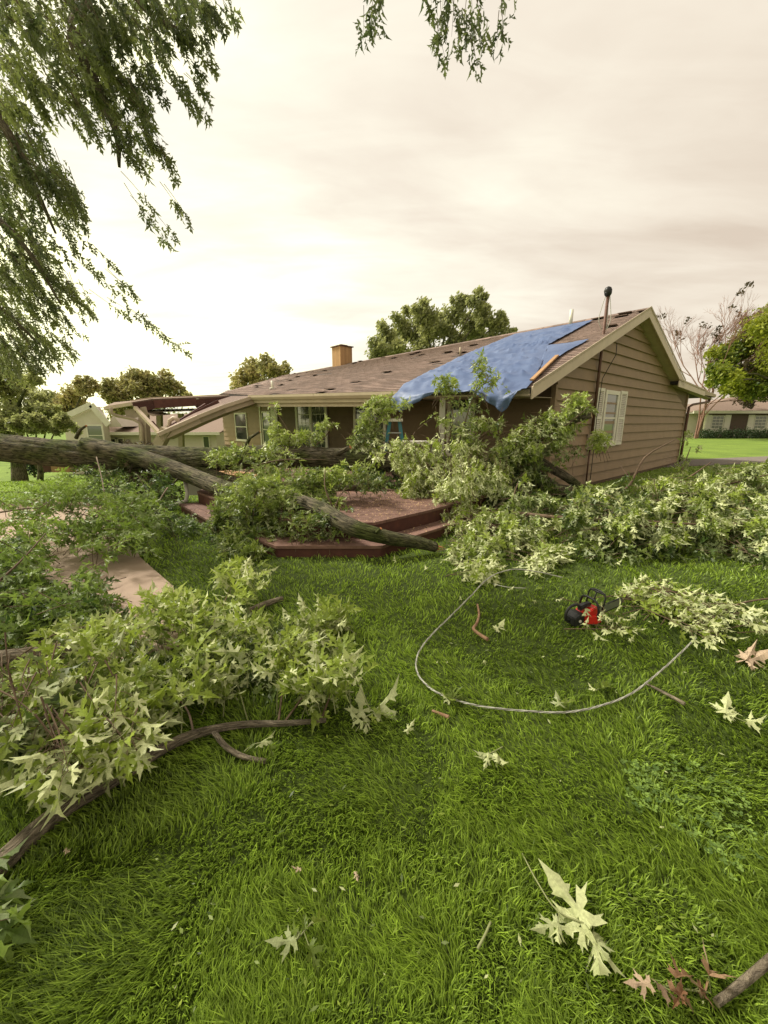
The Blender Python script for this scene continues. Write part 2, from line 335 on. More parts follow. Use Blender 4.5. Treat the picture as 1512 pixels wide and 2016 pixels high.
# ---------------------------------------------------------------- leaf shapes
HALF = [(0, 0), (.05, -.04), (.26, -.08), (.22, .02), (.31, .05), (.15, .10), (.07, .20), (.22, .27), (.28, .38), (.48, .50), (.31, .48), (.28, .56), (.17, .44), (.05, .36), (.08, .52), (.20, .64), (.13, .67), (.14, .76), (.07, .80), (.0, 1.04)]
SPINE = [(0, .72), (0, .45), (0, .2)]
HALF_LO = [(0, 0), (.28, -.05), (.10, .20), (.47, .48), (.08, .38), (.18, .66), (0, 1.0)]
def leaf_variant(seed, half=HALF, lo=False):
    r = random.Random(seed); fold = r.uniform(.3, .95); droop = r.uniform(.15, .75); tw = r.uniform(-.4, .4); ph = r.uniform(0, 6)
    vs = []; fs = []
    for sgn in (1, -1):
        ring = [(x*sgn*r.uniform(.9, 1.1), y+r.uniform(-.02, .02)*(x > .01), ) for x, y in half]+([(0, .45)] if lo else SPINE)
        tri = tessellate_polygon([[Vector((x, y, 0)) for x, y in ring]])
        b0 = len(vs)
        for x, y in ring:
            z = fold*abs(x)-droop*y*y*.8+tw*x*y+.05*math.sin(9*y+ph+x*6)*(1 if abs(x) > .01 else 0)
            vs.append((x, y, z))
        for t in tri:
            a, b, c = (vs[b0+k] for k in t)
            nz = (b[0]-a[0])*(c[1]-a[1])-(b[1]-a[1])*(c[0]-a[0])
            t = tuple(b0+k for k in t); fs.append(t if nz > 0 else t[::-1])
    return np.array(vs), np.array(fs)
LV = [leaf_variant(i) for i in range(6)]; LVLO = [leaf_variant(20+i, HALF_LO, True) for i in range(5)]
LEAFMESH = {}
def leaf_mesh(mk, vi, ti):
    k = (mk, vi, ti)
    if k not in LEAFMESH:
        v, f = LV[vi]; me = mesh_np('leaf', v, f, np.full(len(v), ti/4.0+.06)); me.materials.append(M_[mk]); LEAFMESH[k] = me
    return LEAFMESH[k]
class Leaves:
    """collects leaves (position, tip direction, normal, size, tint) and turns them into parts + one joined rest"""
    def __init__(s): s.a = []
    def add(s, p, d, n, size, tint): s.a.append((p, d, n, size, tint))
    def build(s, parent, mk, parts=150, lo=False, name='foliage', seed=0):
        if not s.a: return
        a = s.a; r = random.Random(seed)
        order = sorted(range(len(a)), key=lambda i: (a[i][0]-O).length/a[i][3])
        near = set(order[:parts]); rest = []
        pl = parent.location.copy(); pp = parent.parent
        while pp: pl += pp.location; pp = pp.parent
        for i, (p, d, n, sz, t) in enumerate(a):
            y = d.normalized(); x = y.cross(n); x = x.normalized() if x.length > 1e-4 else y.orthogonal().normalized(); z = x.cross(y); x = x*r.uniform(.7, 1.05)
            if i in near:
                o = bpy.data.objects.new('leaf', leaf_mesh(mk, r.randrange(6), min(3, max(0, int(t*4)))))
                col.objects.link(o); o.parent = parent
                Mx = Matrix(((x.x*sz, y.x*sz, z.x*sz, p.x-pl.x), (x.y*sz, y.y*sz, z.y*sz, p.y-pl.y), (x.z*sz, y.z*sz, z.z*sz, p.z-pl.z), (0, 0, 0, 1)))
                o.matrix_local = Mx
            else: rest.append((x, y, z, p, sz, t))
        if not rest: return
        lib = LVLO if lo else LV; Vs = []; Fs = []; Ts = []; b = 0
        idx = rng.integers(0, len(lib), len(rest))
        for vi in range(len(lib)):
            sel = [rest[k] for k in np.nonzero(idx == vi)[0]]
            if not sel: continue
            v, f = lib[vi]; X = np.array([tuple(q[0]) for q in sel]); Y = np.array([tuple(q[1]) for q in sel]); Z = np.array([tuple(q[2]) for q in sel]); Pp = np.array([tuple(q[3]) for q in sel]); S = np.array([q[4] for q in sel]); T = np.array([q[5] for q in sel])
            A = (v[None, :, 0:1]*X[:, None, :]+v[None, :, 1:2]*Y[:, None, :]+v[None, :, 2:3]*Z[:, None, :])*S[:, None, None]+Pp[:, None, :]
            Vs.append(A.reshape(-1, 3)); k = len(v)
            Fs.append((f[None]+(np.arange(len(sel))*k)[:, None, None]).reshape(-1, 3)+b); b += k*len(sel)
            Ts.append(np.repeat(T, k))
        link(name, mesh_np(name, np.concatenate(Vs), np.concatenate(Fs), np.concatenate(Ts)), M_[mk], parent, 'stuff')
def jit(a): return Vector((rnd.uniform(-a, a), rnd.uniform(-a, a), rnd.uniform(-a, a)))
def bez(p0, p1, p2, n):
    return [p0*(1-t)**2+p1*2*t*(1-t)+p2*t*t for t in [i/n for i in range(n+1)]]
def spray(LS, TW, p0, p1, size=.12, nl=8, flip=.3, droop=.4, tint=(.2, .8), sag=-.05, r=.004, spread=.9, petiole=True, minz=.03, start=.25, mid=None, fan=0):
    """one leafy twig: TW gets the twig and leaf stalks, LS the leaves"""
    mid = mid or (p0+p1)/2+Vector((0, 0, -sag*(p1-p0).length))+jit(.06*(p1-p0).length)
    pts = bez(p0, mid, p1, 5); TW.tube(pts, [r*(1-.14*i) for i in range(6)], 4 if r < .006 else 6, cap=False)
    ax = (p1-p0).normalized(); side = ax.cross(Vector((0, 0, 1)))
    side = side.normalized() if side.length > .05 else Vector((1, 0, 0))
    base_t = rnd.uniform(*tint)
    for i in range(nl):
        t = start+(1-start)*((i+.5)/nl)**.8; k = min(4, int(t*5)); q = pts[k].lerp(pts[k+1], t*5-k)
        s = 1 if i % 2 else -1
        out = (side*s*spread*rnd.uniform(.5, 1.2)+ax*rnd.uniform(.2, 1.0)+Vector((0, 0, rnd.uniform(-.3, .5)))+jit(.3)).normalized()
        if i >= nl-2: out = (ax+side*s*.5+jit(.35)).normalized()
        if fan and rnd.random() < fan:
            q = pts[4].lerp(pts[5], rnd.uniform(.2, 1)); a_ = rnd.uniform(0, 6.283); up2 = side.cross(ax)
            out = (side*math.cos(a_)+up2*math.sin(a_)*.8+ax*rnd.uniform(.1, .9)).normalized()
        pl = size*rnd.uniform(.3, .75); b = q+out*pl; b.z = max(b.z, minz)
        d = (out+Vector((0, 0, -droop*rnd.uniform(.4, 1.8)))+jit(.3)).normalized()
        nrm = (Vector((0, 0, 1))+jit(.75)+side*s*.25).normalized()
        if rnd.random() < flip: nrm = -nrm
        sz = size*rnd.uniform(.6, 1.15)
        if b.z+d.z*sz < minz: d.z = (minz-b.z)/sz; 
        tt = min(1.15, max(0, base_t+rnd.uniform(-.22, .22)+(.15 if i >= nl-2 else 0)))
        LS.add(b, d, nrm, sz, tt)
        if petiole: TW.tube([q, q.lerp(b, .5)+Vector((0, 0, .01)), b], .0013, 3, cap=False, tint=.9)
def inpoly(x, y, P):
    c = False; j = len(P)-1
    for i in range(len(P)):
        if (P[i][1] > y) != (P[j][1] > y) and x < (P[j][0]-P[i][0])*(y-P[i][1])/(P[j][1]-P[i][1])+P[i][0]: c = not c
        j = i
    return c
def samples(P, n):
    x0 = min(p[0] for p in P); x1 = max(p[0] for p in P); y0 = min(p[1] for p in P); y1 = max(p[1] for p in P); o = []
    while len(o) < n:
        x = rnd.uniform(x0, x1); y = rnd.uniform(y0, y1)
        if inpoly(x, y, P): o.append((x, y))
    return o

# ---------------------------------------------------------------- main house
RV, RZ = 4.0, 4.40; RBV, RB = 8.2, 2.93
EAVE = [(-.3, -1.49, 2.19), (8.15, -3.0, 2.40), (11.1, -2.9, 2.62), (19.9, 3.9, 4.37)]
def eave(u):
    for (a, b) in zip(EAVE[:-1], EAVE[1:]):
        if u <= b[0] or b is EAVE[-1]:
            t = (u-a[0])/(b[0]-a[0]); return a[1]+(b[1]-a[1])*t, a[2]+(b[2]-a[2])*t
def roof_pt(u, s, lift=0):
    v, z = eave(u); return W(u, v+(RV-v)*s, z+(RZ-z)*s+lift)
def roof_hit(px, py, lift=.0):
    r = ray(px, py); lo, hi = 4.0, 40.0
    def g(Y):
        q = O+r*(Y/r.y); d = q-C0; u = d.dot(U); v = d.dot(V); ve, ze = eave(min(19.8, u)); s = (v-ve)/(RV-ve)
        return q.z-(ze+(RZ-ze)*s), q
    # coming from below the plane: q.z - roof < 0 behind it
    Y = lo; prev = None
    while Y < hi:
        e, q = g(Y)
        if prev is not None and prev > 0 >= e:
            a, b = Y-.1, Y
            for _ in range(20):
                m = (a+b)/2
                if g(m)[0] > 0: a = m
                else: b = m
            return g(b)[1]+Vector((0, 0, lift))
        prev = e; Y += .1
    return None
def clip_poly(P, ax, lim, keep_less):
    o = []
    for i in range(len(P)):
        a, b = P[i], P[(i+1) % len(P)]; ia = (a[ax] <= lim) == keep_less; ib = (b[ax] <= lim) == keep_less
        if ia: o.append(a)
        if ia != ib:
            t = (lim-a[ax])/(b[ax]-a[ax]); o.append(tuple(a[k]+(b[k]-a[k])*t for k in range(2)))
    return o
def clip_line(P, A, B):          # keep the side left of A->B
    def s(p): return (B[0]-A[0])*(p[1]-A[1])-(B[1]-A[1])*(p[0]-A[0])
    o = []
    for i in range(len(P)):
        a, b = P[i], P[(i+1) % len(P)]; sa, sb = s(a), s(b)
        if sa >= 0: o.append(a)
        if (sa >= 0) != (sb >= 0):
            t = sa/(sa-sb); o.append(tuple(a[k]+(b[k]-a[k])*t for k in range(2)))
    return o
GR = 10.35                     # gable wall's right corner
house = thing('ranch_house', 'long tan ranch house with brown shingle roof partly under a blue tarp', 'house', tuple(C0))
def under(v):                  # underside of the roof at the gable
    if v <= RV: return 2.10+(4.27-2.10)*(v+1.49)/(RV+1.49)
    if v <= RBV: return 4.27-(v-RV)*(1.47/4.2)
    return 4.27-1.47-(v-RBV)*.05
def main_house():
    # backing walls
    b = MB()
    prof = [(0, 0), (GR, 0), (GR, under(GR)), (RBV, under(RBV)), (RV, under(RV)), (0, under(0))]
    b.prism([W(.004, v, z) for v, z in prof], U*.14)
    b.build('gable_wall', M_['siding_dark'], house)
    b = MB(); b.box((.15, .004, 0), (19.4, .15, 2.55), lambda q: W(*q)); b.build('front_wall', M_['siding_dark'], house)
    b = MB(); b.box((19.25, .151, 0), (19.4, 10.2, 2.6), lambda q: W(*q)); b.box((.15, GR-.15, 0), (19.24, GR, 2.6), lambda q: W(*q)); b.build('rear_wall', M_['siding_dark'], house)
    # siding boards of the gable
    z = .1; h = .243; k = 0
    while z < 4.2:
        P = [(0.02, z), (GR, z), (GR, z+h+.012), (0.02, z+h+.012)]
        P = clip_line(P, (RBV, under(RBV)-.02), (RV, under(RV)-.02)); P = clip_line(P, (RV, under(RV)-.02), (-1.49, under(-1.49)-.02))
        P = [p for i, p in enumerate(P) if i == 0 or (abs(p[0]-P[i-1][0])+abs(p[1]-P[i-1][1])) > 1e-4]
        if len(P) >= 3:
            b = MB(); t = rnd.random()
            b.prism([W(0, p[0], p[1]) for p in P], [-U*(.058-.048*min(1, (p[1]-z)/h)) for p in P], tint=t)
            b.build('siding_board', M_['siding'], house)
        z += h; k += 1
    # siding boards of the porch front
    z = .35
    while z < 2.5:
        for a, c in ((0.04, 6.1), (6.14, 12.9), (12.94, 19.36)):
            b = MB(); b.hexa([W(a, .004, z), W(c, .004, z), W(c, -.042, z), W(a, -.042, z), W(a, .004, min(2.5, z+h+.01)), W(c, .004, min(2.5, z+h+.01)), W(c, -.01, min(2.5, z+h+.01)), W(a, -.01, min(2.5, z+h+.01))], rnd.random())
            b.build('siding_board', M_['siding'] if a > 12 else M_['siding_dark'], house)  # shade under the eave painted in: dark boards except at the far end
        z += h
    # corner boards
    b = MB(); b.box((-.05, -.055, .05), (.05, .035, 2.35), lambda q: W(*q)); b.build('corner_board', M_['siding'], house)
    b = MB(); b.box((-.05, GR-.05, .05), (.05, GR+.05, 2.6), lambda q: W(*q)); b.build('corner_board', M_['siding'], house)
    b = MB(); b.box((15.1-.9, -.075, .3), (15.22-.9, -.03, 2.5), lambda q: W(*q)); b.build('corner_board', M_['white'], house)
    # roof
    rf = thing('roof', None, None, (0, 0, 0)); rf.parent = house; rf.location = (0, 0, 0)
    for k in ('label', 'category'):
        if k in rf: del rf[k]
    b = MB(); us = [-.3+i*(20.2/60) for i in range(61)]
    th = .10
    for u0, u1 in zip(us[:-1], us[1:]):
        A = [roof_pt(u0, 0), roof_pt(u1, 0), roof_pt(u1, 1), roof_pt(u0, 1)]
        b.face([A[3], A[2], A[1], A[0]]); 
        D = [a-Vector((0, 0, th)) for a in A]; b.face(D)
        b.face([A[0], A[1], D[1], D[0]])
    A = [roof_pt(-.3, 0), roof_pt(-.3, 1)]; b.face([A[0], A[1], A[1]-Vector((0,0,th)), A[0]-Vector((0,0,th))])
    # far slopes
    b.prism([W(-.3, RV, RZ), W(19.9, RV, RZ), W(19.9, RBV, RB), W(-.3, RBV, RB)], Vector((0, 0, -th)))
    b.prism([W(-.3, RBV-.4, RB-.02), W(19.9, RBV-.4, RB-.02), W(19.9, 13.4, 2.70), W(-.3, 13.4, 2.70)], Vector((0, 0, -th)))
    # end slope over the far bedroom
    b.prism([W(11.1, -2.9, 2.62), W(19.9, 3.9, 4.37), W(20.3, -.9, 2.6)], Vector((0, 0, -.08)))
    b.build('roof_deck', M_['felt'], rf)
    # shingle tabs on the front slope, real overlapping pieces
    b = MB(); rows = 46
    for j in range(rows):
        s0 = j/rows; s1 = min(1, (j+1.12)/rows); u = -.3-(.17 if j % 2 else 0)
        while u < 19.7:
            w = .33; u0 = max(-.34, u+.004); u1 = min(19.8, u+w-.004); u += w
            if u1-u0 < .05: continue
            tn = rnd.random(); miss = False
            if 10 < u0 < 12.6 and j in (8, 14, 15) and rnd.random() < .5: miss = True
            if 1 < u0 < 8 and rnd.random() < .012: miss = True
            if j in (20, 27) and 8 < u0 < 11.5: miss = rnd.random() < .5
            if miss: continue
            lf = .020 if rnd.random() > .02 else rnd.uniform(.04, .09)
            a = roof_pt(u0, s0, lf); c = roof_pt(u1, s0, lf+rnd.uniform(0, .004)); d = roof_pt(u1, s1, .006); e = roof_pt(u0, s1, .006)
            b.face([e, d, c, a], tint=tn); b.face([a, c, c-Vector((0, 0, .016)), a-Vector((0, 0, .016))], tint=.2)
    b.build('shingles', M_['shingle'], rf, 'stuff')
    b = MB()
    for i in range(64):
        u = -.3+i*.31; 
        b.face([W(u, RV-.14, RZ-.03), W(u+.33, RV-.14, RZ-.03), W(u+.33, RV, RZ+.045), W(u, RV, RZ+.045)], tint=rnd.random())
        b.face([W(u, RV+.14, RZ-.02), W(u, RV, RZ+.045), W(u+.33, RV, RZ+.045), W(u+.33, RV+.14, RZ-.02)], tint=rnd.random())
    b.build('ridge_caps', M_['shingle'], rf, 'stuff')
    # rake fascias and soffits of the gable
    def rake(pts, h, name='rake_fascia', mk='cream'):
        b = MB(); (v0, z0), (v1, z1) = pts
        b.prism([W(-.302, v0, z0), W(-.302, v1, z1), W(-.302, v1, z1-h), W(-.302, v0, z0-h)], -U*.03); b.build(name, M_[mk], rf)
    rake([(-1.49, 2.21), (RV, RZ+.02)], .21); rake([(RV+.002, RZ+.02), (RBV, RB+.02)], .21); rake([(RBV-.55, RB-.02), (11.4, 2.77)], .19)
    def drip(pts):
        b = MB(); (v0, z0), (v1, z1) = pts
        b.prism([W(-.335, v0, z0), W(-.335, v1, z1), W(-.335, v1, z1-.05), W(-.335, v0, z0-.05)], -U*.015); b.build('drip_edge', M_['soffit'], rf)
    drip([(-1.5, 2.255), (RV, RZ+.065)]); drip([(RV+.002, RZ+.065), (RBV+.1, RB+.045)]); drip([(RBV-.5, RB-.01+.04), (11.5, 2.80)])
    b = MB()
    for (v0, v1) in ((-1.45, RV), (RV, RBV), (RBV+.01, 13.2)):
        z0, z1 = under(v0)-.02, under(v1-.001)-.02
        b.prism([W(-.3, v0, z0), W(-.3, v1, z1), W(-.012, v1, z1), W(-.012, v0, z0)], Vector((0, 0, -.012)))
    b.build('gable_soffit', M_['soffit'], rf)
    # eave: fascia, soffit, gutter
    def seg(a, c, mb, off0, off1, z0, z1):
        va, za = eave(a); vc, zc = eave(c)
        mb.hexa([W(a, va+off0, za+z0), W(c, vc+off0, zc+z0), W(c, vc+off1, zc+z0), W(a, va+off1, za+z0), W(a, va+off0, za+z1), W(c, vc+off0, zc+z1), W(c, vc+off1, zc+z1), W(a, va+off1, za+z1)])
    for a, c, zz in ((-.28, 3.0, -.13), (3.02, 8.1, -.22)):
        b = MB(); seg(a, c, b, .0, .03, zz, -.02); b.build('eave_fascia', M_['cream'], rf)
    for a, c in ((.02, 2.9), (3.1, 5.4), (5.42, 8.1), (8.12, 11.0)):
        b = MB(); va, za = eave(a); vc, zc = eave(c)
        b.prism([W(a, va+.03, za-.22+.1*(a < 3)), W(c, vc+.03, zc-.22+.1*(a < 3)), W(c, -.005, zc-.10), W(a, -.005, za-.10)], Vector((0, 0, -.012))); b.build('eave_soffit', M_['soffit'], rf)
    g = MB(); prof = [(-.012, -.005), (-.012, -.12), (-.09, -.12), (-.125, -.06), (-.125, 0), (-.135, .0), (-.135, -.065), (-.095, -.13), (.0, -.13)]
    for a, c, m0 in ((2.3, 5.2, 0), (5.21, 8.15, .0)):
        va, za = eave(a); vc, zc = eave(c)
        for (p, q) in zip(prof[:-1], prof[1:]):
            g.face([W(a, va+p[0], za+p[1]), W(c, vc+p[0], zc+p[1]), W(c, vc+q[0], zc+q[1]), W(a, va+q[0], za+q[1])])
    g.build('gutter', M_['cream'], rf)
    # beam under the porch eave, hanging a little low towards the middle
    b = MB(); b.bar(W(3.7, -2.05, 2.07), W(8.1, -2.83, 2.17), .08, .2); b.build('porch_beam', M_['cream'], rf)
    b = MB(); b.bar(W(8.1, -2.83, 2.17), W(11.0, -2.75, 2.36), .08, .2); b.build('porch_beam', M_['soffit'], rf)
    # rear gutter end with its downspout
    b = MB(); b.prism([W(-.33, 11.42, 2.78), W(-.33, 13.4, 2.72), W(-.33, 13.42, 2.62), W(-.33, 11.42, 2.62)], U*.06); b.build('gutter', M_['soffit'], rf)
    b = MB(); b.tube([W(-.2, 13.1, 2.62), W(-.2, 13.0, 2.42), W(-.16, 10.7, 2.25), W(-.12, GR+.0, 2.15), W(-.12, GR-.02, .1)], .045, 8); b.build('downspout', M_['brown_metal'], house)
    # vents
    b = MB(); b.tube([roof_pt(1.5, .93, -.05), roof_pt(1.5, .93, .42)], .05, 10); b.build('vent_pipe', M_['white'], rf)
    q = roof_hit(537, 766); b = MB(); b.tube([q, q+Vector((0, 0, .26))], .05, 10); b.tube([q, q+Vector((0, 0, .04))], .1, 10); b.build('vent_pipe', M_['white'], rf)
    q = roof_hit(906, 700); b = MB(); b.tube([q, q+Vector((0, 0, .22))], .035, 10); b.build('vent_pipe', M_['soffit'], rf)
    # chimney
    ch = thing('chimney', None, None, (0, 0, 0)); ch.parent = rf
    for k in ('label', 'category'):
        if k in ch: del ch[k]
    c = W(13.1, 3.95, 0)
    def cm(q): return c+U*q.x+V*q.y+Vector((0, 0, q.z))
    for k in range(6):
        b = MB(); x0 = -.36+k*.12; b.box((x0+.002, -.36, 3.9), (x0+.118, -.33, 5.22), cm, tint=rnd.random()); b.build('chimney_board', M_['chimney'], ch)
        b = MB(); b.box((x0+.002, .33, 3.9), (x0+.118, .36, 5.22), cm, tint=rnd.random()); b.build('chimney_board', M_['chimney'], ch)
    for k in range(6):
        y0 = -.33+k*.11
        for sx in (-.36, .33):
            b = MB(); b.box((sx, y0+.002, 3.9), (sx+.03, y0+.108, 5.22), cm, tint=rnd.random()); b.build('chimney_board', M_['chimney'], ch)
    b = MB(); b.box((-.42, -.42, 5.225), (.42, .42, 5.27), cm); b.box((-.33, -.33, 3.9), (.33, .33, 5.2), cm); b.box((-.2, -.2, 5.27), (.2, .2, 5.34), cm); b.build('chimney_cap', M_['brown_metal'], ch)
main_house()
def window(par, Mf, w, h, rows=2, cols=1, glass='glass', frame='white', fw=.07, sill=True):
    """window in local coords x along wall, z up, y outward (negative); Mf maps to world"""
    wd = MB()
    wd.box((-w/2-fw, -.075, -fw), (-w/2, -.02, h+fw), Mf); wd.box((w/2, -.075, -fw), (w/2+fw, -.02, h+fw), Mf)
    wd.box((-w/2, -.075, h), (w/2, -.02, h+fw), Mf); wd.box((-w/2, -.075, -fw), (w/2, -.02, 0), Mf)
    root = wd.build('window', M_[frame], par)
    s = MB()
    if sill: s.box((-w/2-fw-.02, -.11, -fw-.03), (w/2+fw+.02, -.078, -fw+.01), Mf); s.build('sill', M_[frame], root); s = MB()
    for r_ in range(1, rows): s.box((-w/2, -.066, h*r_/rows-.022), (w/2, -.046, h*r_/rows+.022), Mf)
    for c_ in range(1, cols): s.box((-w/2+w*c_/cols-.012, -.064, 0), (-w/2+w*c_/cols+.012, -.046, h), Mf)
    if rows > 1 or cols > 1: s.build('sash_bar', M_[frame], root)
    for r_ in range(rows):
        g = MB(); g.box((-w/2, -.045-.004*r_, h*r_/rows), (w/2, -.03-.004*r_, h*(r_+1)/rows-.001), Mf); g.build('pane', M_[glass], root)
    return root
def gable_map(vc, z0):
    return lambda q: W(q.y, vc+q.x, z0+q.z)
def front_map(uc, z0):
    return lambda q: W(uc-q.x, q.y, z0+q.z)
# gable window with its louvred shutters
window(house, gable_map(2.97, 1.12), .72, 1.16, 2, 1, 'glass2', fw=.1)
for vc in (2.20, 3.72):
    b = MB(); mp = gable_map(vc, 1.0); w, h = .46 if vc > 3 else .40, 1.40
    b.box((-w/2, -.085, 0), (-w/2+.06, -.05, h), mp); b.box((w/2-.06, -.085, 0), (w/2, -.05, h), mp)
    for zz in (0, h/2-.03, h-.07): b.box((-w/2+.06, -.085, zz), (w/2-.06, -.05, zz+.07), mp)
    sh = b.build('shutter', M_['white'], house)
    s = MB(); z = .08
    while z < h-.1:
        s.hexa([mp(Vector(q)) for q in ((-w/2+.06, -.08, z), (w/2-.06, -.08, z), (w/2-.06, -.052, z+.03), (-w/2+.06, -.052, z+.03), (-w/2+.06, -.074, z-.004+.012), (w/2-.06, -.074, z+.008), (w/2-.06, -.05, z+.042), (-w/2+.06, -.05, z+.042))]); z += .045
    s.build('louvres', M_['white'], sh, 'stuff')
# openings in the porch front, placed from the photograph on the wall's plane
u0, _ = hit(490, 850); u1, _ = hit(466, 850); window(house, front_map((u0+u1)/2, .72), abs(u1-u0)-.2, 1.28, 2, 1)
u0, _ = hit(537, 850); u1, _ = hit(519, 850)
window(house, front_map((u0+u1)/2, .5), abs(u1-u0)-.22, 1.52, 2, 1)
b = MB(); ua, _ = hit(551, 850); b.box((ua, -.09, .32), (u0-.06, -.045, 2.3), lambda q: W(*q)); b.build('trim_panel', M_['white'], house)
# french doors
ua, _ = hit(646, 850); ub, _ = hit(588, 850)
for k in range(2):
    uc = ua+(ub-ua)*(.25+.5*k); w = (ub-ua)/2-.22
    d = MB(); mp = front_map(uc, .36)
    d.box((-w/2-.1, -.07, 0), (-w/2, -.045, 2.0), mp); d.box((w/2, -.07, 0), (w/2+.1, -.045, 2.0), mp); d.box((-w/2, -.07, 0), (w/2, -.045, .22), mp); d.box((-w/2, -.07, 1.86), (w/2, -.045, 2.0), mp)
    dd = d.build('french_door', M_['white'], house)
    g = MB(); g.box((-w/2, -.058, .221), (w/2, -.05, 1.859), mp); g.build('pane', M_['glass'], dd)
    g = MB()
    for r_ in range(1, 5): g.box((-w/2, -.066, .22+1.64*r_/5-.01), (w/2, -.0585, .22+1.64*r_/5+.01), mp)
    for c_ in (1, 2): g.box((-w/2+w*c_/3-.01, -.068, .222), (-w/2+w*c_/3+.01, -.0665, 1.858), mp)
    g.build('glazing_bars', M_['white'], dd)
for uu in (ua, (ua+ub)/2, ub):
    b = MB(); b.box((uu-.07, -.085, .33), (uu+.07, -.044, 2.42), lambda q: W(*q)); b.build('door_casing', M_['white'], house)
u0, _ = hit(762, 850); u1, _ = hit(700, 850); window(house, front_map((u0+u1)/2, .9), u1-u0-.2, 1.25, 1, 2, fw=.12)
u0, _ = hit(934, 850); u1, _ = hit(884, 850); window(house, front_map((u0+u1)/2, .8), u1-u0-.16, 1.35, 2, 1, fw=.1)
b = MB(); q = aty(871, 800, 8.7); b.box((-.055, -.055, .36), (.055, .055, 2.14), lambda p: Vector((q.x, q.y, 0))+p); b.build('porch_post', M_['white'], house)

# service mast on the gable
mast = thing('service_mast', 'brown electric service mast rising through the roof with a domed weatherhead', 'utility mast', tuple(W(-.1, 1.86, 0)))
b = MB(); b.tube([W(-.10, 1.86, 1.2), W(-.10, 1.86, 4.38)], .032, 10); b.build('pipe', M_['brown_metal'], mast)
b = MB(); b.box((-.17, 1.76, 0.95), (-.045, 1.96, 1.32), lambda q: W(*q)); b.build('meter_box', M_['soffit'], mast)
b = MB(); b.tube([W(-.19, 1.86, 1.16), W(-.175, 1.86, 1.16)], .06, 14); b.build('meter_dial', M_['glass2'], mast)
b = MB(); b.tube([W(-.10, 1.84, .1), W(-.10, 1.84, .95)], .02, 8); b.build('conduit', M_['brown_metal'], mast)
b = MB(); c = W(-.10, 1.86, 4.42)
b.tube([c+Vector((0, 0, -.08)), c+Vector((0, 0, -.03)), c+Vector((-.01, 0, .04)), c+Vector((-.01, 0, .1)), c+Vector((-.01, 0, .125))], [.045, .075, .085, .06, .012], 12); b.tube([c+Vector((.0, 0, -.01)), c+Vector((-.07, -.03, -.05))], [.05, .035], 8)
b.build('weatherhead', M_['black'], mast)
for s, dx in ((-1, .15), (1, .13), (1, .05)):
    b = MB(); e = Vector((.9, .1, 0))*s
    b.tube([c+e*.05+Vector((0, 0, -.04)), c+e*dx*.75+Vector((0, 0, -.25)), c+e*dx*1.15+Vector((0, 0, -.5)), c+e*dx*1.05+Vector((0, 0, -.62)), c+e*.06+Vector((0, 0, -.78))], .008, 5); b.build('service_wire', M_['cable'], mast)
b = MB(); b.tube([W(-.36, 2.0, 3.35), W(-.37, 2.0, 3.1), W(-.13, 2.02, 2.6), W(-.12, 1.98, 1.7), W(-.12, 2.02, 1.1), W(-.13, 2.0, .15)], .009, 5); b.build('hanging_wire', M_['black'], mast)

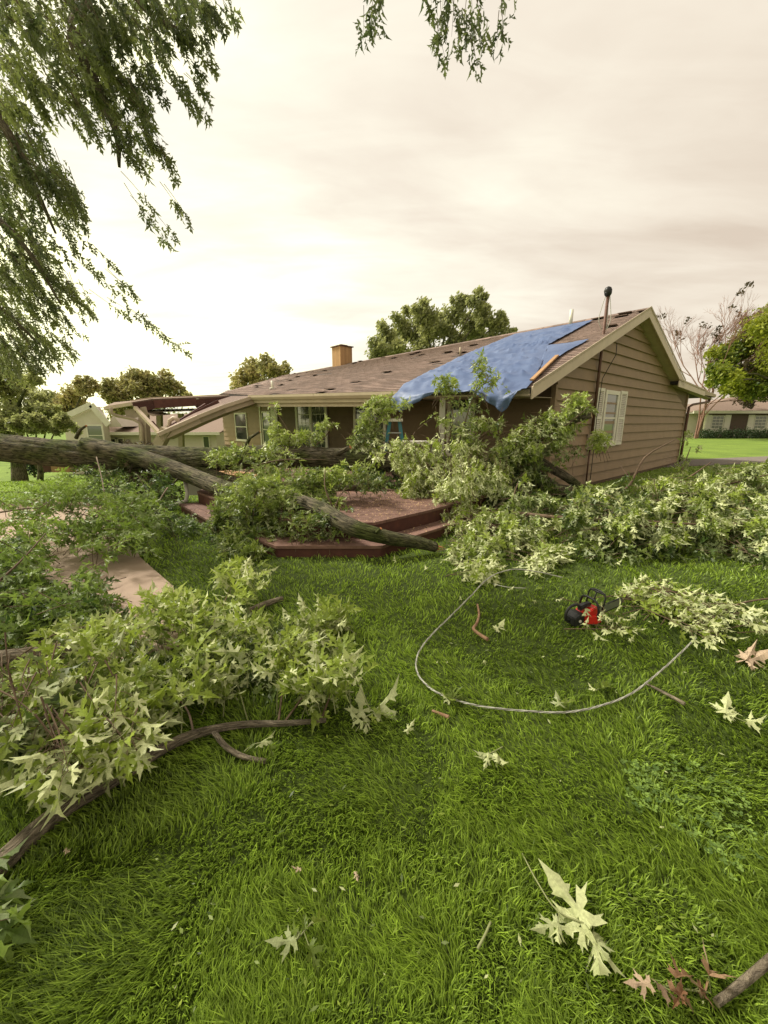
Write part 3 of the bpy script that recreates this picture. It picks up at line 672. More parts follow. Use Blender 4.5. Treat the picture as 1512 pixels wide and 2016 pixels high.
# ---------------------------------------------------------------- blue tarp
def tarp():
    def L_(pts, n):            # resample a pixel polyline
        d = [0]
        for a, b in zip(pts[:-1], pts[1:]): d.append(d[-1]+math.hypot(b[0]-a[0], b[1]-a[1]))
        o = []
        for i in range(n+1):
            t = d[-1]*i/n; k = 0
            while k < len(d)-2 and d[k+1] < t: k += 1
            f = (t-d[k])/(d[k+1]-d[k]); o.append((pts[k][0]+(pts[k+1][0]-pts[k][0])*f, pts[k][1]+(pts[k+1][1]-pts[k][1])*f))
        return o
    NU, NV = 110, 60
    top = L_([(1013, 661.5), (1168, 634.5)], NU); bot = L_([(794, 762), (870, 760), (975, 759.5), (1048, 757)], NU)
    left = L_([(1013, 661.5), (905, 707), (794, 762)], NV); right = L_([(1168, 634.5), (1080, 683), (1066, 724), (1048, 757)], NV)
    def drop(t):
        a = .44*max(0, 1-abs(t-.055)/.30) if t > .055 else .34+.06*t/.055
        c = .42*max(0, 1-abs(t-.86)/.26) if t < .86 else .40*max(0, 1-(t-.86)/.13)
        return max(a, c, .05)
    def wr(u, s):
        p = Vector((u*.55, s*1.3, 2.2)); q = Vector((u*1.3+s*.9, s*.8, 7))
        e = 1-abs(mnoise.noise(p*1.5))*2.2; e2 = 1-abs(mnoise.noise(q*1.6))*2.4; e3 = mnoise.noise(Vector((u*.4, s*5, 3)))
        f = 1-abs(mnoise.noise(Vector((u*.45+s*.5, s*3.2, 9))))*3
        g2 = 1-abs(mnoise.noise(Vector((u*.8-s*.6, s*5.5, 21))))*4
        return .010*e+.010*e2+.012*e3+(.055)*max(-.15, f)**2+.045*max(-.2, g2)**2+.014*(1-abs(mnoise.noise(Vector((u*2.5, s*7, 4))))*3)
    b = MB(); G = []
    for j in range(NV+1):
        row = []
        for i in range(NU+1):
            x = i/NU; y = j/NV
            px = (1-y)*top[i][0]+y*bot[i][0]+(1-x)*left[j][0]+x*right[j][0]-((1-x)*(1-y)*top[0][0]+x*(1-y)*top[NU][0]+(1-x)*y*bot[0][0]+x*y*bot[NU][0])
            py = (1-y)*top[i][1]+y*bot[i][1]+(1-x)*left[j][1]+x*right[j][1]-((1-x)*(1-y)*top[0][1]+x*(1-y)*top[NU][1]+(1-x)*y*bot[0][1]+x*y*bot[NU][1])
            q = roof_hit(px, py)
            if q is None: q = Vector(row[-1]) if row else Vector(G[-1][i])
            d = q-C0; q = q+Vector((0, 0, .055+wr(d.dot(U), d.dot(V))*(.7+.6*y)*min(1, .25+8*min(x, 1-x, y))))
            row.append(q)
        G.append(row)
    # down to the eave edge, then the hanging skirt
    def u_at(px):
        a, c = -.3, 8.0
        for _ in range(30):
            m = (a+c)/2; q = roof_pt(m, 0); d = q.y*cP-(q.z-CH)*sP; x = 756+F*q.x/d
            if x > px: a = m
            else: c = m
        return (a+c)/2
    last = G[NV]; edge = []
    for i in range(NU+1):
        u = u_at(bot[i][0]); edge.append(roof_pt(u, -.03, .05+.02*mnoise.noise(Vector((u*5, 0, 0)))))
    for k in range(1, 9):
        f = k/8; G.append([last[i].lerp(edge[i], f)+Vector((0, 0, .02*math.sin(f*3.14)*mnoise.noise(Vector((i*.2, f*3, 5))))) for i in range(NU+1)])
    NV = len(G)-1
    for k in range(1, 13):
        row = []
        for i in range(NU+1):
            x = i/NU; D = drop(x); e = G[NV][i]; f = k/12
            out = (-V)*(.17*math.sin(min(1, f*2)*math.pi/2)+.018*math.sin(x*75+f*2)*f+.05*mnoise.noise(Vector((x*14, f*2, 1))))
            row.append(e+out+Vector((0, 0, -D*f-.01*math.sin(x*23)*f*D)))
        G.append(row)
    for j in range(len(G)-1):
        for i in range(NU):
            b.face([G[j][i], G[j+1][i], G[j+1][i+1], G[j][i+1]], smooth=True)
    # lower strip that reaches the rake
    T = [(1078, 685), (1160, 672)]; B = [(1050, 752), (1100, 706)]; H = []
    for j in range(21):
        row = []
        for i in range(31):
            x = i/30; y = j/20; px = (1-y)*(T[0][0]+(T[1][0]-T[0][0])*x)+y*(B[0][0]+(B[1][0]-B[0][0])*x); py = (1-y)*(T[0][1]+(T[1][1]-T[0][1])*x)+y*(B[0][1]+(B[1][1]-B[0][1])*x)
            q = roof_hit(px, py) or H[-1][i]
            row.append(q+Vector((0, 0, .06+.03*mnoise.noise(q*2.2)+.012*abs(mnoise.noise(q*7)))))
        H.append(row)
    for j in range(20):
        for i in range(30): b.face([H[j][i], H[j+1][i], H[j+1][i+1], H[j][i+1]], smooth=True)
    me = b.mesh('blue_tarp'); bm = bmesh.new(); bm.from_mesh(me); bmesh.ops.remove_doubles(bm, verts=bm.verts, dist=.0005)
    bmesh.ops.recalc_face_normals(bm, faces=bm.faces); bm.to_mesh(me); bm.free()
    o = link('blue_tarp', me, M_['tarp']); s = o.modifiers.new('thick', 'SOLIDIFY'); s.thickness = .004
    tag(o, 'crumpled blue tarp spread over the damaged roof corner, hanging over the eave', 'tarp')
tarp()
# plank and torn felt at the tarp's edge
b = MB(); q0 = roof_hit(1046, 757); q1 = roof_hit(1096, 708)
b.bar(q0+Vector((0, 0, .08)), q1+Vector((0, 0, .08)), .07, .03)
tag(b.build('batten', M_['wood_raw']), 'thin bare batten nailed along the tarp beside the rake', 'batten')

# ---------------------------------------------------------------- broken porch roof at the far end
porch = thing('collapsed_carport', 'crushed carport with sagging broken roof, exposed brown beams and leaning posts', 'carport', (-5.5, 12.5, 0))
def pslab(name, pts, th, mk, par=porch, tint=.5):
    b = MB(); b.prism([Vector(p) for p in pts], Vector((0, 0, -th)), tint); return b.build(name, M_[mk], par)
# drooping edge
A = aty(497, 779, 12.66); B1 = aty(440, 797, 12.2); B2 = aty(390, 817, 11.8); B3 = aty(311, 852, 11.1)
A_ = aty(452, 779, 14.4); B1_ = aty(432, 787, 13.8); B2_ = aty(385, 812, 12.6); B3_ = aty(322, 846, 11.8)
for k, (p, q, r_, s_) in enumerate(((A, B1, B1_, A_), (B1, B2, B2_, B1_), (B2, B3, B3_, B2_))):
    pslab('roof_panel', [p, q, r_, s_], .05, 'shingle', tint=.3+.2*k)
b = MB()
for p, q in ((A, B1), (B1, B2), (B2, B3)):
    e = Vector((.02, -.06, -.05)); b.bar(p+e, q+e, .11, .10)
b.build('gutter', M_['cream'], porch)
for (p, q, t) in ((A, B1, 0), (B1, B2, 1), (B2, B3, 2)):
    b = MB(); e = Vector((.03, .02, -.16)); b.bar(p+e, q+e, .03, .15); b.build('fascia_board', M_['soffit' if t == 1 else 'cream'], porch)
    b = MB(); e2 = Vector((.05, .12, -.12)); b.prism([p+e, q+e, q+e2+Vector((.1, .35, -.06)), p+e2+Vector((.1, .35, -.06))], Vector((0, 0, -.02))); b.build('soffit_panel', M_['soffit'], porch)
# upper roof slab, broken front
def q3(x, y, Y): return aty(x, y, Y)
T0, T1, T2, T3 = q3(207, 800, 11.9), q3(262, 791, 11.9), q3(300, 785, 12.3), q3(452, 779, 14.2)
K0, K1, K2, K3 = q3(225, 792, 15.6), q3(270, 788, 15.8), q3(310, 783, 16.2), q3(452, 777, 17.0)
for a, c, d, e in ((T0, T1, K1, K0), (T1, T2, K2, K1), (T2, T3, K3, K2)): pslab('roof_panel', [a, c, d, e], .06, 'nbroof')
b = MB(); b.bar(T0+Vector((0, -.03, -.06)), T1+Vector((0, -.03, -.06)), .1, .09); b.build('gutter', M_['cream'], porch)
b = MB(); b.bar(T0+Vector((.5, .12, -.23)), T1+Vector((.3, .12, -.26)), .05, .26); b.build('fascia_board', M_['soffit'], porch)
b = MB(); b.bar(T1+Vector((0, .0, -.17)), T2+Vector((0, .0, -.17)), .06, .26, tint=.1); b.build('beam', M_['redwood'], porch)
mid = T2.lerp(T3, .52)
b = MB(); b.bar(T2+Vector((0, .02, -.16)), mid+Vector((0, .02, -.16)), .06, .24, tint=.8); b.build('beam', M_['redwood'], porch)
b = MB(); b.bar(mid+Vector((0, .04, -.18)), T3+Vector((0, .04, -.16)), .06, .24, tint=.4); b.build('beam', M_['redwood'], porch)
b = MB(); b.bar(T1+Vector((-.05, -.03, .03)), T2+Vector((0, -.03, .03)), .04, .035); b.bar(T2+Vector((0, -.03, .03)), T3+Vector((0, -.03, .03)), .04, .03); b.build('drip_edge', M_['cream'], porch)
for k in range(6):
    p = T2.lerp(T3, .05+k*.17); b = MB(); b.bar(p+Vector((0, .06, -.2)), K2.lerp(K3, .05+k*.17)+Vector((0, 0, -.22)), .04, .14, tint=rnd.random()); b.build('rafter', M_['redwood'], porch)
pslab('ceiling_panel', [q3(268, 812, 12.2), q3(430, 806, 14.0), q3(430, 803, 16.5), q3(290, 806, 15.8)], .02, 'soffit')
pslab('ceiling_panel', [q3(262, 803, 12.0), q3(300, 818, 12.0), q3(335, 815, 13.5), q3(300, 806, 14.5)], .02, 'soffit')
# posts
for x0, y0, x1, y1, Y, w in ((283, 812, 288, 905, 12.1, .22), (314, 812, 316, 900, 14.5, .16), (356, 814, 358, 900, 16, .17), (330, 845, 298, 905, 11.3, .26)):
    p, q = aty(x0, y0, Y), aty(x1, y1, Y); g0 = ground_z(q.x, q.y); d = (q-p); q2 = p+d*((g0+.0-p.z)/d.z)
    b = MB(); b.bar(p, q2, w, w, up=(0, 1, 0)); b.build('post', M_['soffit' if w < .25 else 'wood_raw' if 0 else 'soffit'], porch)
b = MB(); b.bar(q3(266, 802, 11.9), q3(313, 852, 11.3), .10, .08); b.build('brace', M_['cream'], porch)
b = MB(); b.tube([q3(218, 802, 11.7), q3(219, 813, 11.7), q3(228, 818, 11.8), q3(262, 825, 11.9), q3(275, 832, 11.95), q3(279, 842, 11.95), q3(283, 902, 11.95)], .05, 8); b.build('downspout', M_['soffit'], porch)
b = MB(); pts = [q3(322, 846, 11.9), q3(333, 838, 11.9), q3(334, 828, 11.9), q3(342, 823, 11.9), q3(350, 826, 11.9), q3(352, 834, 11.9)]; b.tube(pts, [.05, .06, .065, .065, .06, .04], 8); b.build('torn_flashing', M_['cream'], porch)
for k, (a, c) in enumerate((((430, 790, 13), (365, 822, 12.4)), ((405, 797, 13), (330, 844, 11.9)), ((300, 832, 12), (316, 852, 11.6)), ((385, 796, 14), (398, 812, 13.4)))):
    b = MB(); b.bar(q3(*a), q3(*c), .05, .10, tint=rnd.random()); b.build('splintered_rafter', M_['redwood'], porch)
# white low downspout lying by the deck corner
b = MB(); b.tube([P3((364, 948, 7.35)), P3((369, 972, 7.25)), P3((366, 986, 7.15)), P3((350, 992, 7.05)), P3((333, 997, 7.0))], .035, 8)
tag(b.build('downspout_elbow', M_['white']), 'white bent downspout end at the left corner of the deck', 'downspout')
# pale side wall scraps behind the trunk
b = MB(); q = aty(384, 985, 7.6); b.box((-.12, 0, 0), (.32, .03, .42), lambda p: Vector((q.x, q.y, .2))+p)
tag(b.build('white_board', M_['white']), 'white board standing behind the left corner of the deck', 'board')

# ---------------------------------------------------------------- deck
deck = thing('wooden_deck', 'red brown octagonal wooden deck with two low steps, littered with wood chips', 'deck', (-.7, 6, 0))
UP = [(-3.45, 7.15), (-2.15, 5.75), (-1.1, 4.86), (-.12, 4.86), (.62, 5.55), (2.0, 6.95), (3.2, 8.55), (-2.4, 14.9), (-4.2, 13.0)]
LO = [(-3.72, 7.0), (-2.35, 5.42), (-1.3, 4.51), (-.03, 4.51), (.82, 5.38), (2.3, 6.8)]
ZU, ZL = .35, .15
def convex_strip(P, y0, y1):
    Q = clip_poly(clip_poly(P, 1, y1, True), 1, y0, False); return Q
def deck_build():
    y = 4.86; k = 0
    while y < 13.6:
        Q = convex_strip(UP, y, y+.137)
        Q = [p for i, p in enumerate(Q) if (Vector(p)-Vector(Q[i-1])).length > 1e-3]
        if len(Q) >= 3 and (max(p[0] for p in Q)-min(p[0] for p in Q)) > .05:
            b = MB(); b.prism([Vector((p[0], p[1], ZU-.035)) for p in Q], Vector((0, 0, .035+rnd.uniform(-.002, .002))), tint=rnd.random()); b.build('deck_board', M_['deck'], deck)
        y += .143
    for i in range(5):        # treads and risers along each side
        a, c = Vector((*LO[i], 0)), Vector((*LO[i+1], 0)); d = (c-a).normalized(); n = Vector((-d.y, d.x, 0))
        A, C_ = Vector((*UP[i], 0)), Vector((*UP[i+1], 0))
        for j in range(2):
            p, q = a.lerp(A, j*.5), c.lerp(C_, j*.5); r_, s_ = c.lerp(C_, j*.5+.48), a.lerp(A, j*.5+.48)
            b = MB(); b.prism([x+Vector((0, 0, ZL-.035)) for x in (p, q, r_, s_)], Vector((0, 0, .035)), tint=rnd.random()); b.build('step_board', M_['deck'], deck)
        ins = n*.02
        b = MB(); b.prism([a+ins, c+ins, c+ins+Vector((0, 0, ZL-.037)), a+ins+Vector((0, 0, ZL-.037))], n*.03); b.build('riser_board', M_['deckside'], deck)
        a2, c2 = A+n*.012, C_+n*.012
        b = MB(); b.prism([a2+Vector((0, 0, ZL-.04)), c2+Vector((0, 0, ZL-.04)), c2+Vector((0, 0, ZU-.037)), a2+Vector((0, 0, ZU-.037))], n*.03, tint=.2); b.build('riser_board', M_['deckside'], deck)
    b = MB(); cc = Vector((-.5, 8, 0)); b.prism([cc+(Vector((*p, 0))-cc)*.97 for p in UP], Vector((0, 0, ZU-.04))); b.build('deck_frame', M_['felt'], deck)
deck_build()
# litter of chips on the boards
Vv = []; Ff = []; Tt = []
for k in range(9000):
    while 1:
        x, y = rnd.uniform(-3.2, 3), rnd.uniform(4.6, 9)
        if inpoly(x, y, UP): z = ZU+.004; break
        if inpoly(x, y, LO+[(-3, 9)]) and rnd.random() < .5: z = ZL+.004; break
    s = rnd.uniform(.006, .024); a = rnd.uniform(0, 6.28); c, d = math.cos(a)*s, math.sin(a)*s; i = len(Vv)
    Vv += [(x, y, z), (x+c, y+d, z+rnd.uniform(0, .012)), (x-d*.4, y+c*.4, z+rnd.uniform(0, .012))]; Ff.append((i, i+1, i+2)); Tt += [rnd.random()]*3
o = link('wood_chips', mesh_np('wood_chips', np.array(Vv), np.array(Ff), np.array(Tt)), M_['cut']); tag(o, 'pale sawdust and wood chips scattered over the deck boards', 'wood chips', kind='stuff')
# bench along the left back of the deck
bench = thing('deck_bench', 'low wooden deck bench mostly hidden behind fallen leaves and trunk', 'bench', tuple(P3((450, 960, 9.2))))
z = P3((450, 932, 9.2)).z
for k in range(3):
    b = MB(); b.bar(P3((402, 929-3*k, 9.4+.15*k)), P3((545, 944-3*k, 8.6+.15*k)), .13, .035, tint=rnd.random()); b.build('bench_slat', M_['wood_raw'], bench)
for x, Yy in ((415, 9.35), (500, 8.9)):
    p = P3((x, 936, Yy)); b = MB(); b.bar(Vector((p.x, p.y, .35)), p, .09, .09, up=(0, 1, 0)); b.build('leg', M_['wood_raw'], bench)

# step ladder by the house
lad = thing('step_ladder', 'teal fibreglass step ladder standing on the deck before the dark wall', 'ladder', tuple(aty(777, 900, 8.6)))
tp = aty(777, 828, 8.7); zb = ZU
for sy, mk in ((0, 'teal'), (1, 'teal')):
    for sx in (-1, 1):
        b = MB(); top = tp+Vector((sx*.1, .03*sy*2, 0)); bt = Vector((tp.x+sx*.30, tp.y-.35+sy*.85, zb)); b.bar(top, bt, .07, .035, up=(0, 1, 0)); b.build('rail', M_[mk], lad)
for k in range(1, 5):
    t = k/5; zz = tp.z+(zb-tp.z)*t; b = MB(); b.bar(Vector((tp.x-.1-.2*t, tp.y-.35*t, zz)), Vector((tp.x+.1+.2*t, tp.y-.35*t, zz)), .09, .025); b.build('tread', M_['steel'], lad)
b = MB(); b.box((-.17, -.1, -.02), (.17, .13, .04), lambda p: tp+p); b.build('top_cap', M_['white'], lad)
# white folding table
tb = thing('folding_table', 'small white folding table right of the teal ladder behind the trunk', 'table', tuple(aty(822, 900, 8.3)))
q = aty(822, 871, 8.3); b = MB(); b.box((-.32, -.2, -.03), (.32, .25, .03), lambda p: q+p); b.build('tabletop', M_['white'], tb)
for sx in (-.28, .28):
    for sy in (-.15, .2):
        b = MB(); b.tube([Vector((q.x+sx, q.y+sy, ZU)), Vector((q.x+sx, q.y+sy, q.z-.03))], .014, 6); b.build('leg', M_['steel'], tb)

# ---------------------------------------------------------------- fallen tree
tree = thing('fallen_maple', 'huge uprooted maple lying across the deck against the house', 'fallen tree', (-3.6, 8.0, 0))
def dense(pts, n):
    P = [Vector(p) for p in pts]; out = []
    P = [P[0]*2-P[1]]+P+[P[-1]*2-P[-2]]
    for k in range(1, len(P)-2):
        for i in range(n):
            t = i/n; a, b, c, d = P[k-1], P[k], P[k+1], P[k+2]
            out.append(((b*2)+(c-a)*t+(a*2-b*5+c*4-d)*t*t+(b*3-a-c*3+d)*t**3)*.5)
    out.append(P[-2]); return out
def limb(name, ctl, r0, r1, par, n=6, seg=14, bump=.06, mk='bark', capm=None, nz=0, rads=None):
    pts = dense([P3(c) if len(c) == 3 and not isinstance(c, Vector) else c for c in ctl], n); m = len(pts)
    if rads: rr = [rads[min(len(rads)-2, i//n)]*(1-(i % n)/n)+rads[min(len(rads)-1, i//n+1)]*((i % n)/n) for i in range(m)]; rr[-1] = rads[-1]
    else: rr = [r0+(r1-r0)*i/(m-1) for i in range(m)]
    b = MB(); b.tube(pts, rr, seg, cap=True, bump=bump, nz=nz)
    if capm: b.mi[-1] = 1
    return b.build(name, [M_[mk], M_[capm]] if capm else M_[mk], par), pts
g1 = aty(-560, 900, 8.4); g1.z = .2
_, TR = limb('trunk', [Vector((-16.5, 9.4, -.1)), Vector((-12.5, 8.7, .75)), (-120, 872, 8.2), (0, 881, 8.0), (110, 891, 8.0), (220, 900, 8.0), (330, 905, 8.0), (420, 904, 8.0), (520, 899, 8.0), (640, 903, 8.0), (740, 908, 7.9), (840, 914, 7.8), (930, 916, 7.8), (1010, 912, 7.75)],
    0, 0, tree, n=14, seg=72, bump=.11, rads=[.45, .35, .28, .262, .265, .262, .25, .22, .21, .21, .195, .18, .165, .15])
limb('limb', [(170, 880, 7.95), (240, 893, 7.78), (310, 912, 7.55), (380, 938, 7.2), (440, 962, 6.6), (500, 978, 6.0), (570, 985, 5.55), (630, 1003, 5.05), (690, 1037, 4.52), (760, 1058, 4.5), (820, 1068, 4.6), (858, 1078, 4.66)],
    .16, .07, tree, n=8, seg=24, bump=.07, capm='splinter', nz=9, rads=[.2, .18, .165, .155, .145, .13, .115, .105, .10, .085, .075, .06])
limb('limb', [(270, 905, 8.0), (340, 918, 7.9), (400, 930, 7.8), (460, 948, 7.7), (540, 965, 7.5), (640, 965, 7.3), (760, 950, 7.3)], .14, .07, tree, n=6, seg=16, nz=4)
limb('limb', [(960, 905, 7.8), (1040, 930, 7.5), (1090, 962, 7.1), (1128, 969, 6.9)], .15, .105, tree, n=6, seg=18, capm='cut', nz=14)
limb('limb', [(930, 915, 7.75), (1020, 895, 7.5), (1090, 925, 7.3), (1138, 955, 7.25)], .11, .07, tree, n=6, seg=14, capm='cut', nz=19)
limb('limb', [(980, 905, 7.7), (1050, 870, 7.3), (1120, 832, 7.0), (1165, 818, 6.8)], .08, .045, tree, n=5, seg=12, capm='cut', nz=23)
limb('limb', [(780, 925, 7.8), (850, 965, 7.3), (930, 975, 6.9), (1010, 960, 6.7)], .12, .05, tree, n=5, seg=14, nz=29)
for k, (c, r_) in enumerate(((((150, 862, 7.8), (158, 846, 7.7), (170, 838, 7.6)), .035), (((480, 885, 7.85), (492, 862, 7.75), (512, 850, 7.7)), .04), (((660, 895, 7.8), (690, 880, 7.65)), .05), (((360, 930, 7.35), (345, 948, 7.1), (330, 965, 6.9)), .022), (((560, 985, 5.5), (556, 1000, 5.35), (548, 1012, 5.3)), .03), (((740, 1050, 4.42), (750, 1040, 4.38)), .022))):
    pts_ = [P3(q) for q in c]; bb = MB(); bb.tube(pts_, [r_*(1-.25*i) for i in range(len(pts_))], 9, bump=.1); bb.mi[-1] = 1; bb.build('stub', [M_['bark'], M_['splinter']], tree)
# torn stub at the end of the long limb
b = MB(); e = P3((858, 1078, 4.66))
for k in range(14):
    a = k*2*math.pi/14; s = Vector((0, math.cos(a)*.05, math.sin(a)*.05)); L_ = rnd.uniform(.02, .12)
    b.face([e+s*.9, e+s.normalized()*.012+Vector((L_, -.3*L_, rnd.uniform(-.02, .03))), e+Vector((0, math.cos(a+.45)*.045, math.sin(a+.45)*.045))])
b.build('torn_end', M_['splinter'], tree)

def branch(name, par, twigmat='twig', mk='leaf', parts=150, lo=False, label=None):
    o = MB(); ls = Leaves(); return dict(name=name, par=par, tw=o, ls=ls, tm=twigmat, mk=mk, parts=parts, lo=lo, label=label)
def finish(B):
    o = B['tw'].build(B['name'], M_[B['tm']], B['par'])
    if B['label']: o['label'] = B['label']
    B['ls'].build(o, B['mk'], B['parts'], B['lo']); return o
def stems(B, ctls, r0=.02, r1=.008, n=4, seg=7):
    for c in ctls:
        pts = dense([P3(q) if not isinstance(q, Vector) else q for q in c], n); m = len(pts)
        B['tw'].tube(pts, [r0+(r1-r0)*i/(m-1) for i in range(m)], seg, bump=.05)
def cloud(B, poly, n, yf, length=(.25, .5), dirs=((0, 0, 1), .6), gap=None, **kw):
    """leafy twigs spread through a region: yf(px, py) gives the depth range"""
    d0, jj = Vector(dirs[0]), dirs[1]
    for (x, y) in samples(poly, n):
        if gap is not None and mnoise.noise(Vector((x/38, y/22, 3.3))) < gap: continue
        Y = yf(x, y) if callable(yf) else rnd.uniform(*yf)
        tip = aty(x, y, Y); gz = ground_z(tip.x, tip.y)
        if tip.z < gz+.06: r = ray(x, y); tip = O+r*((gz+rnd.uniform(.05, .12)-CH)/r.z)
        L_ = rnd.uniform(*length); d = (d0+jit(jj)).normalized(); p0 = tip-d*L_
        if p0.z < gz+.02: p0.z = gz+.02
        spray(B['ls'], B['tw'], p0, tip, minz=gz+.02, **kw)
def lerpY(y0, Y0, y1, Y1, jt=.3):
    return lambda x, y: Y0+(Y1-Y0)*(y-y0)/(y1-y0)+rnd.uniform(-jt, jt)
KW = dict(petiole=False)
# D: olive green branch standing on the long limb in front of the deck
B = branch('leafy_branch', tree, parts=300); kw = dict(size=.118, fan=.65, nl=10, flip=.25, droop=.35, tint=(.2, .75), **KW)
stems(B, [[(655, 1085, 4.7), (640, 1060, 4.8), (618, 1038, 5.0), (600, 1020, 5.3)], [(655, 1075, 5.0), (655, 1020, 5.1), (665, 985, 5.2), (680, 960, 5.3)], [(655, 1000, 5.1), (640, 960, 5.2), (640, 925, 5.4)], [(440, 965, 6.9), (500, 920, 6.7), (560, 905, 6.5), (640, 905, 6.4)], [(470, 970, 6.6), (480, 1020, 6.1), (470, 1070, 5.6)], [(560, 985, 6.1), (590, 1010, 5.8), (600, 1060, 5.4)]], .012, .005)
cloud(B, [(430, 960), (520, 925), (690, 930), (700, 950), (620, 985), (560, 1000), (560, 1060), (500, 1095), (430, 1085), (440, 1010)], 190, lerpY(930, 6.5, 1090, 5.0), **kw)
cloud(B, [(410, 890), (470, 875), (570, 880), (590, 925), (480, 935), (420, 925)], 60, (6.7, 7.6), **kw)
cloud(B, [(600, 940), (700, 915), (720, 930), (650, 960), (600, 965)], 22, (6.0, 6.4), dirs=((1, 0, .3), .35), **dict(kw, tint=(.6, 1), flip=.05))
cloud(B, [(520, 970), (650, 975), (700, 1000), (640, 1025), (560, 1020)], 40, (5.3, 5.9), **kw)
cloud(B, [(410, 1000), (450, 1000), (500, 1090), (440, 1085)], 40, (5.2, 5.8), **dict(kw, tint=(.1, .5)))
cloud(B, [(430, 985), (560, 985), (590, 1040), (560, 1060), (440, 1060)], 120, lerpY(985, 5.8, 1075, 4.75), **dict(kw, tint=(.05, .6)))
cloud(B, [(560, 1000), (640, 1010), (700, 1040), (690, 1062), (580, 1058)], 34, (4.55, 4.9), **dict(kw, tint=(0, .5), size=.09))  # dark tint paints the shadow among the undergrowth
cloud(B, [(430, 955), (540, 945), (585, 965), (570, 1000), (540, 1010), (470, 1005)], 50, (4.95, 5.5), **dict(kw, tint=(.2, .85)))
cloud(B, [(560, 925), (720, 920), (760, 950), (700, 975), (600, 980)], 55, (5.8, 6.8), **dict(kw, tint=(0, .5)))
finish(B)
# J: branches standing up against the porch, behind the trunk
B = branch('leafy_branch', tree, parts=200); kw = dict(size=.118, fan=.65, nl=10, flip=.15, droop=.4, tint=(.35, .85), **KW)
stems(B, [[(560, 900, 8.0), (570, 860, 8.1), (550, 820, 8.2), (532, 800, 8.3)], [(600, 895, 8.0), (640, 860, 8.0), (655, 830, 8.1)], [(700, 900, 7.9), (735, 850, 8.0), (745, 800, 8.1)]], .014, .005)
cloud(B, [(522, 795), (545, 800), (548, 850), (600, 850), (590, 880), (540, 885), (530, 850)], 42, (7.9, 8.3), dirs=((-.1, 0, 1), .5), **dict(kw, tint=(.6, .95)))
cloud(B, [(595, 855), (640, 825), (660, 830), (650, 860), (600, 875)], 12, (7.9, 8.2), dirs=((.6, 0, .4), .5), **kw)
cloud(B, [(722, 785), (760, 775), (790, 810), (800, 780), (806, 800), (775, 815), (745, 835), (725, 858), (700, 850)], 46, (7.7, 8.1), dirs=((-.1, 0, 1), .6), **dict(kw, tint=(.45, .9)))
cloud(B, [(680, 860), (740, 840), (760, 880), (690, 890)], 26, (7.8, 8.2), **dict(kw, tint=(.05, .4), flip=.35))
finish(B)
# sprigs reaching up over the tarp
B = branch('leafy_branch', tree, parts=160); kw = dict(size=.118, fan=.65, nl=9, flip=.15, droop=.5, tint=(.45, .95), **KW)
stems(B, [[(880, 885, 7.4), (892, 820, 7.3), (880, 770, 7.2), (875, 755, 7.1)], [(900, 880, 7.4), (925, 800, 7.2), (945, 745, 7.1), (948, 705, 7.0)], [(945, 760, 7.1), (975, 745, 7.0)], [(870, 880, 7.5), (860, 830, 7.4), (858, 800, 7.4)]], .012, .004)
cloud(B, [(858, 745), (880, 738), (915, 755), (905, 775), (865, 768)], 15, (7.0, 7.2), dirs=((0, 0, 1), .8), **kw)
cloud(B, [(938, 700), (955, 705), (968, 740), (990, 740), (985, 760), (940, 765)], 15, (6.9, 7.1), dirs=((0, 0, 1), .8), **kw)
cloud(B, [(880, 775), (935, 770), (960, 800), (935, 830), (890, 820)], 9, (7.2, 7.5), **dict(kw, tint=(.1, .5)))
cloud(B, [(845, 800), (880, 800), (885, 850), (850, 840)], 6, (7.2, 7.5), **dict(kw, flip=.5))
finish(B)
# E: pale silvery cascade
B = branch('leafy_branch', tree, parts=300, label='pale silvery leaf cascade hanging over the trunk'); kw = dict(size=.118, fan=.65, nl=11, flip=.82, droop=1.5, tint=(.6, 1.15), spread=.7, **KW)
stems(B, [[(820, 905, 7.5), (850, 920, 6.9), (880, 960, 6.4), (900, 1030, 6.1)], [(900, 900, 7.5), (930, 925, 6.8), (925, 985, 6.4), (930, 1040, 6.2)], [(790, 895, 7.5), (815, 930, 7.0), (830, 990, 6.7)]], .014, .005)
DN = ((.15, -.15, -1), .45)
cloud(B, [(760, 870), (850, 865), (950, 880), (1010, 930), (950, 960), (890, 940), (800, 930), (740, 905)], 165, (6.8, 7.5), dirs=((.3, -.4, -.4), .6), **kw)
cloud(B, [(800, 930), (880, 930), (900, 990), (850, 985), (810, 1000), (790, 985)], 80, (6.4, 6.9), dirs=DN, **kw)
cloud(B, [(870, 950), (930, 940), (945, 1040), (890, 1050), (850, 1010)], 95, (5.8, 6.4), dirs=DN, **kw)
cloud(B, [(900, 920), (1000, 930), (1010, 990), (960, 1000), (930, 980)], 50, (6.3, 6.9), dirs=DN, **kw)
cloud(B, [(685, 875), (740, 865), (760, 890), (740, 900), (690, 890)], 16, (7.6, 8.0), dirs=((.6, -.4, -.3), .4), **kw)
finish(B)
B = branch('leafy_branch', tree, parts=120, label='leaves coloured dark for the shade under the trunk', mk='leaf_dk'); kw = dict(size=.118, fan=.65, nl=10, flip=.25, droop=.5, tint=(0, .45), **KW)  # shade below the trunk is carried by the dark leaf colour
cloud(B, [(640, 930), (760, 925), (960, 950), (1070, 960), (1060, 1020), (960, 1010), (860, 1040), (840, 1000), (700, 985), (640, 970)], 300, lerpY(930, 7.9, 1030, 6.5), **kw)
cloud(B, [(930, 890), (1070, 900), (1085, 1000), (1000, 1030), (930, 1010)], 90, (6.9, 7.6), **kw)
finish(B)
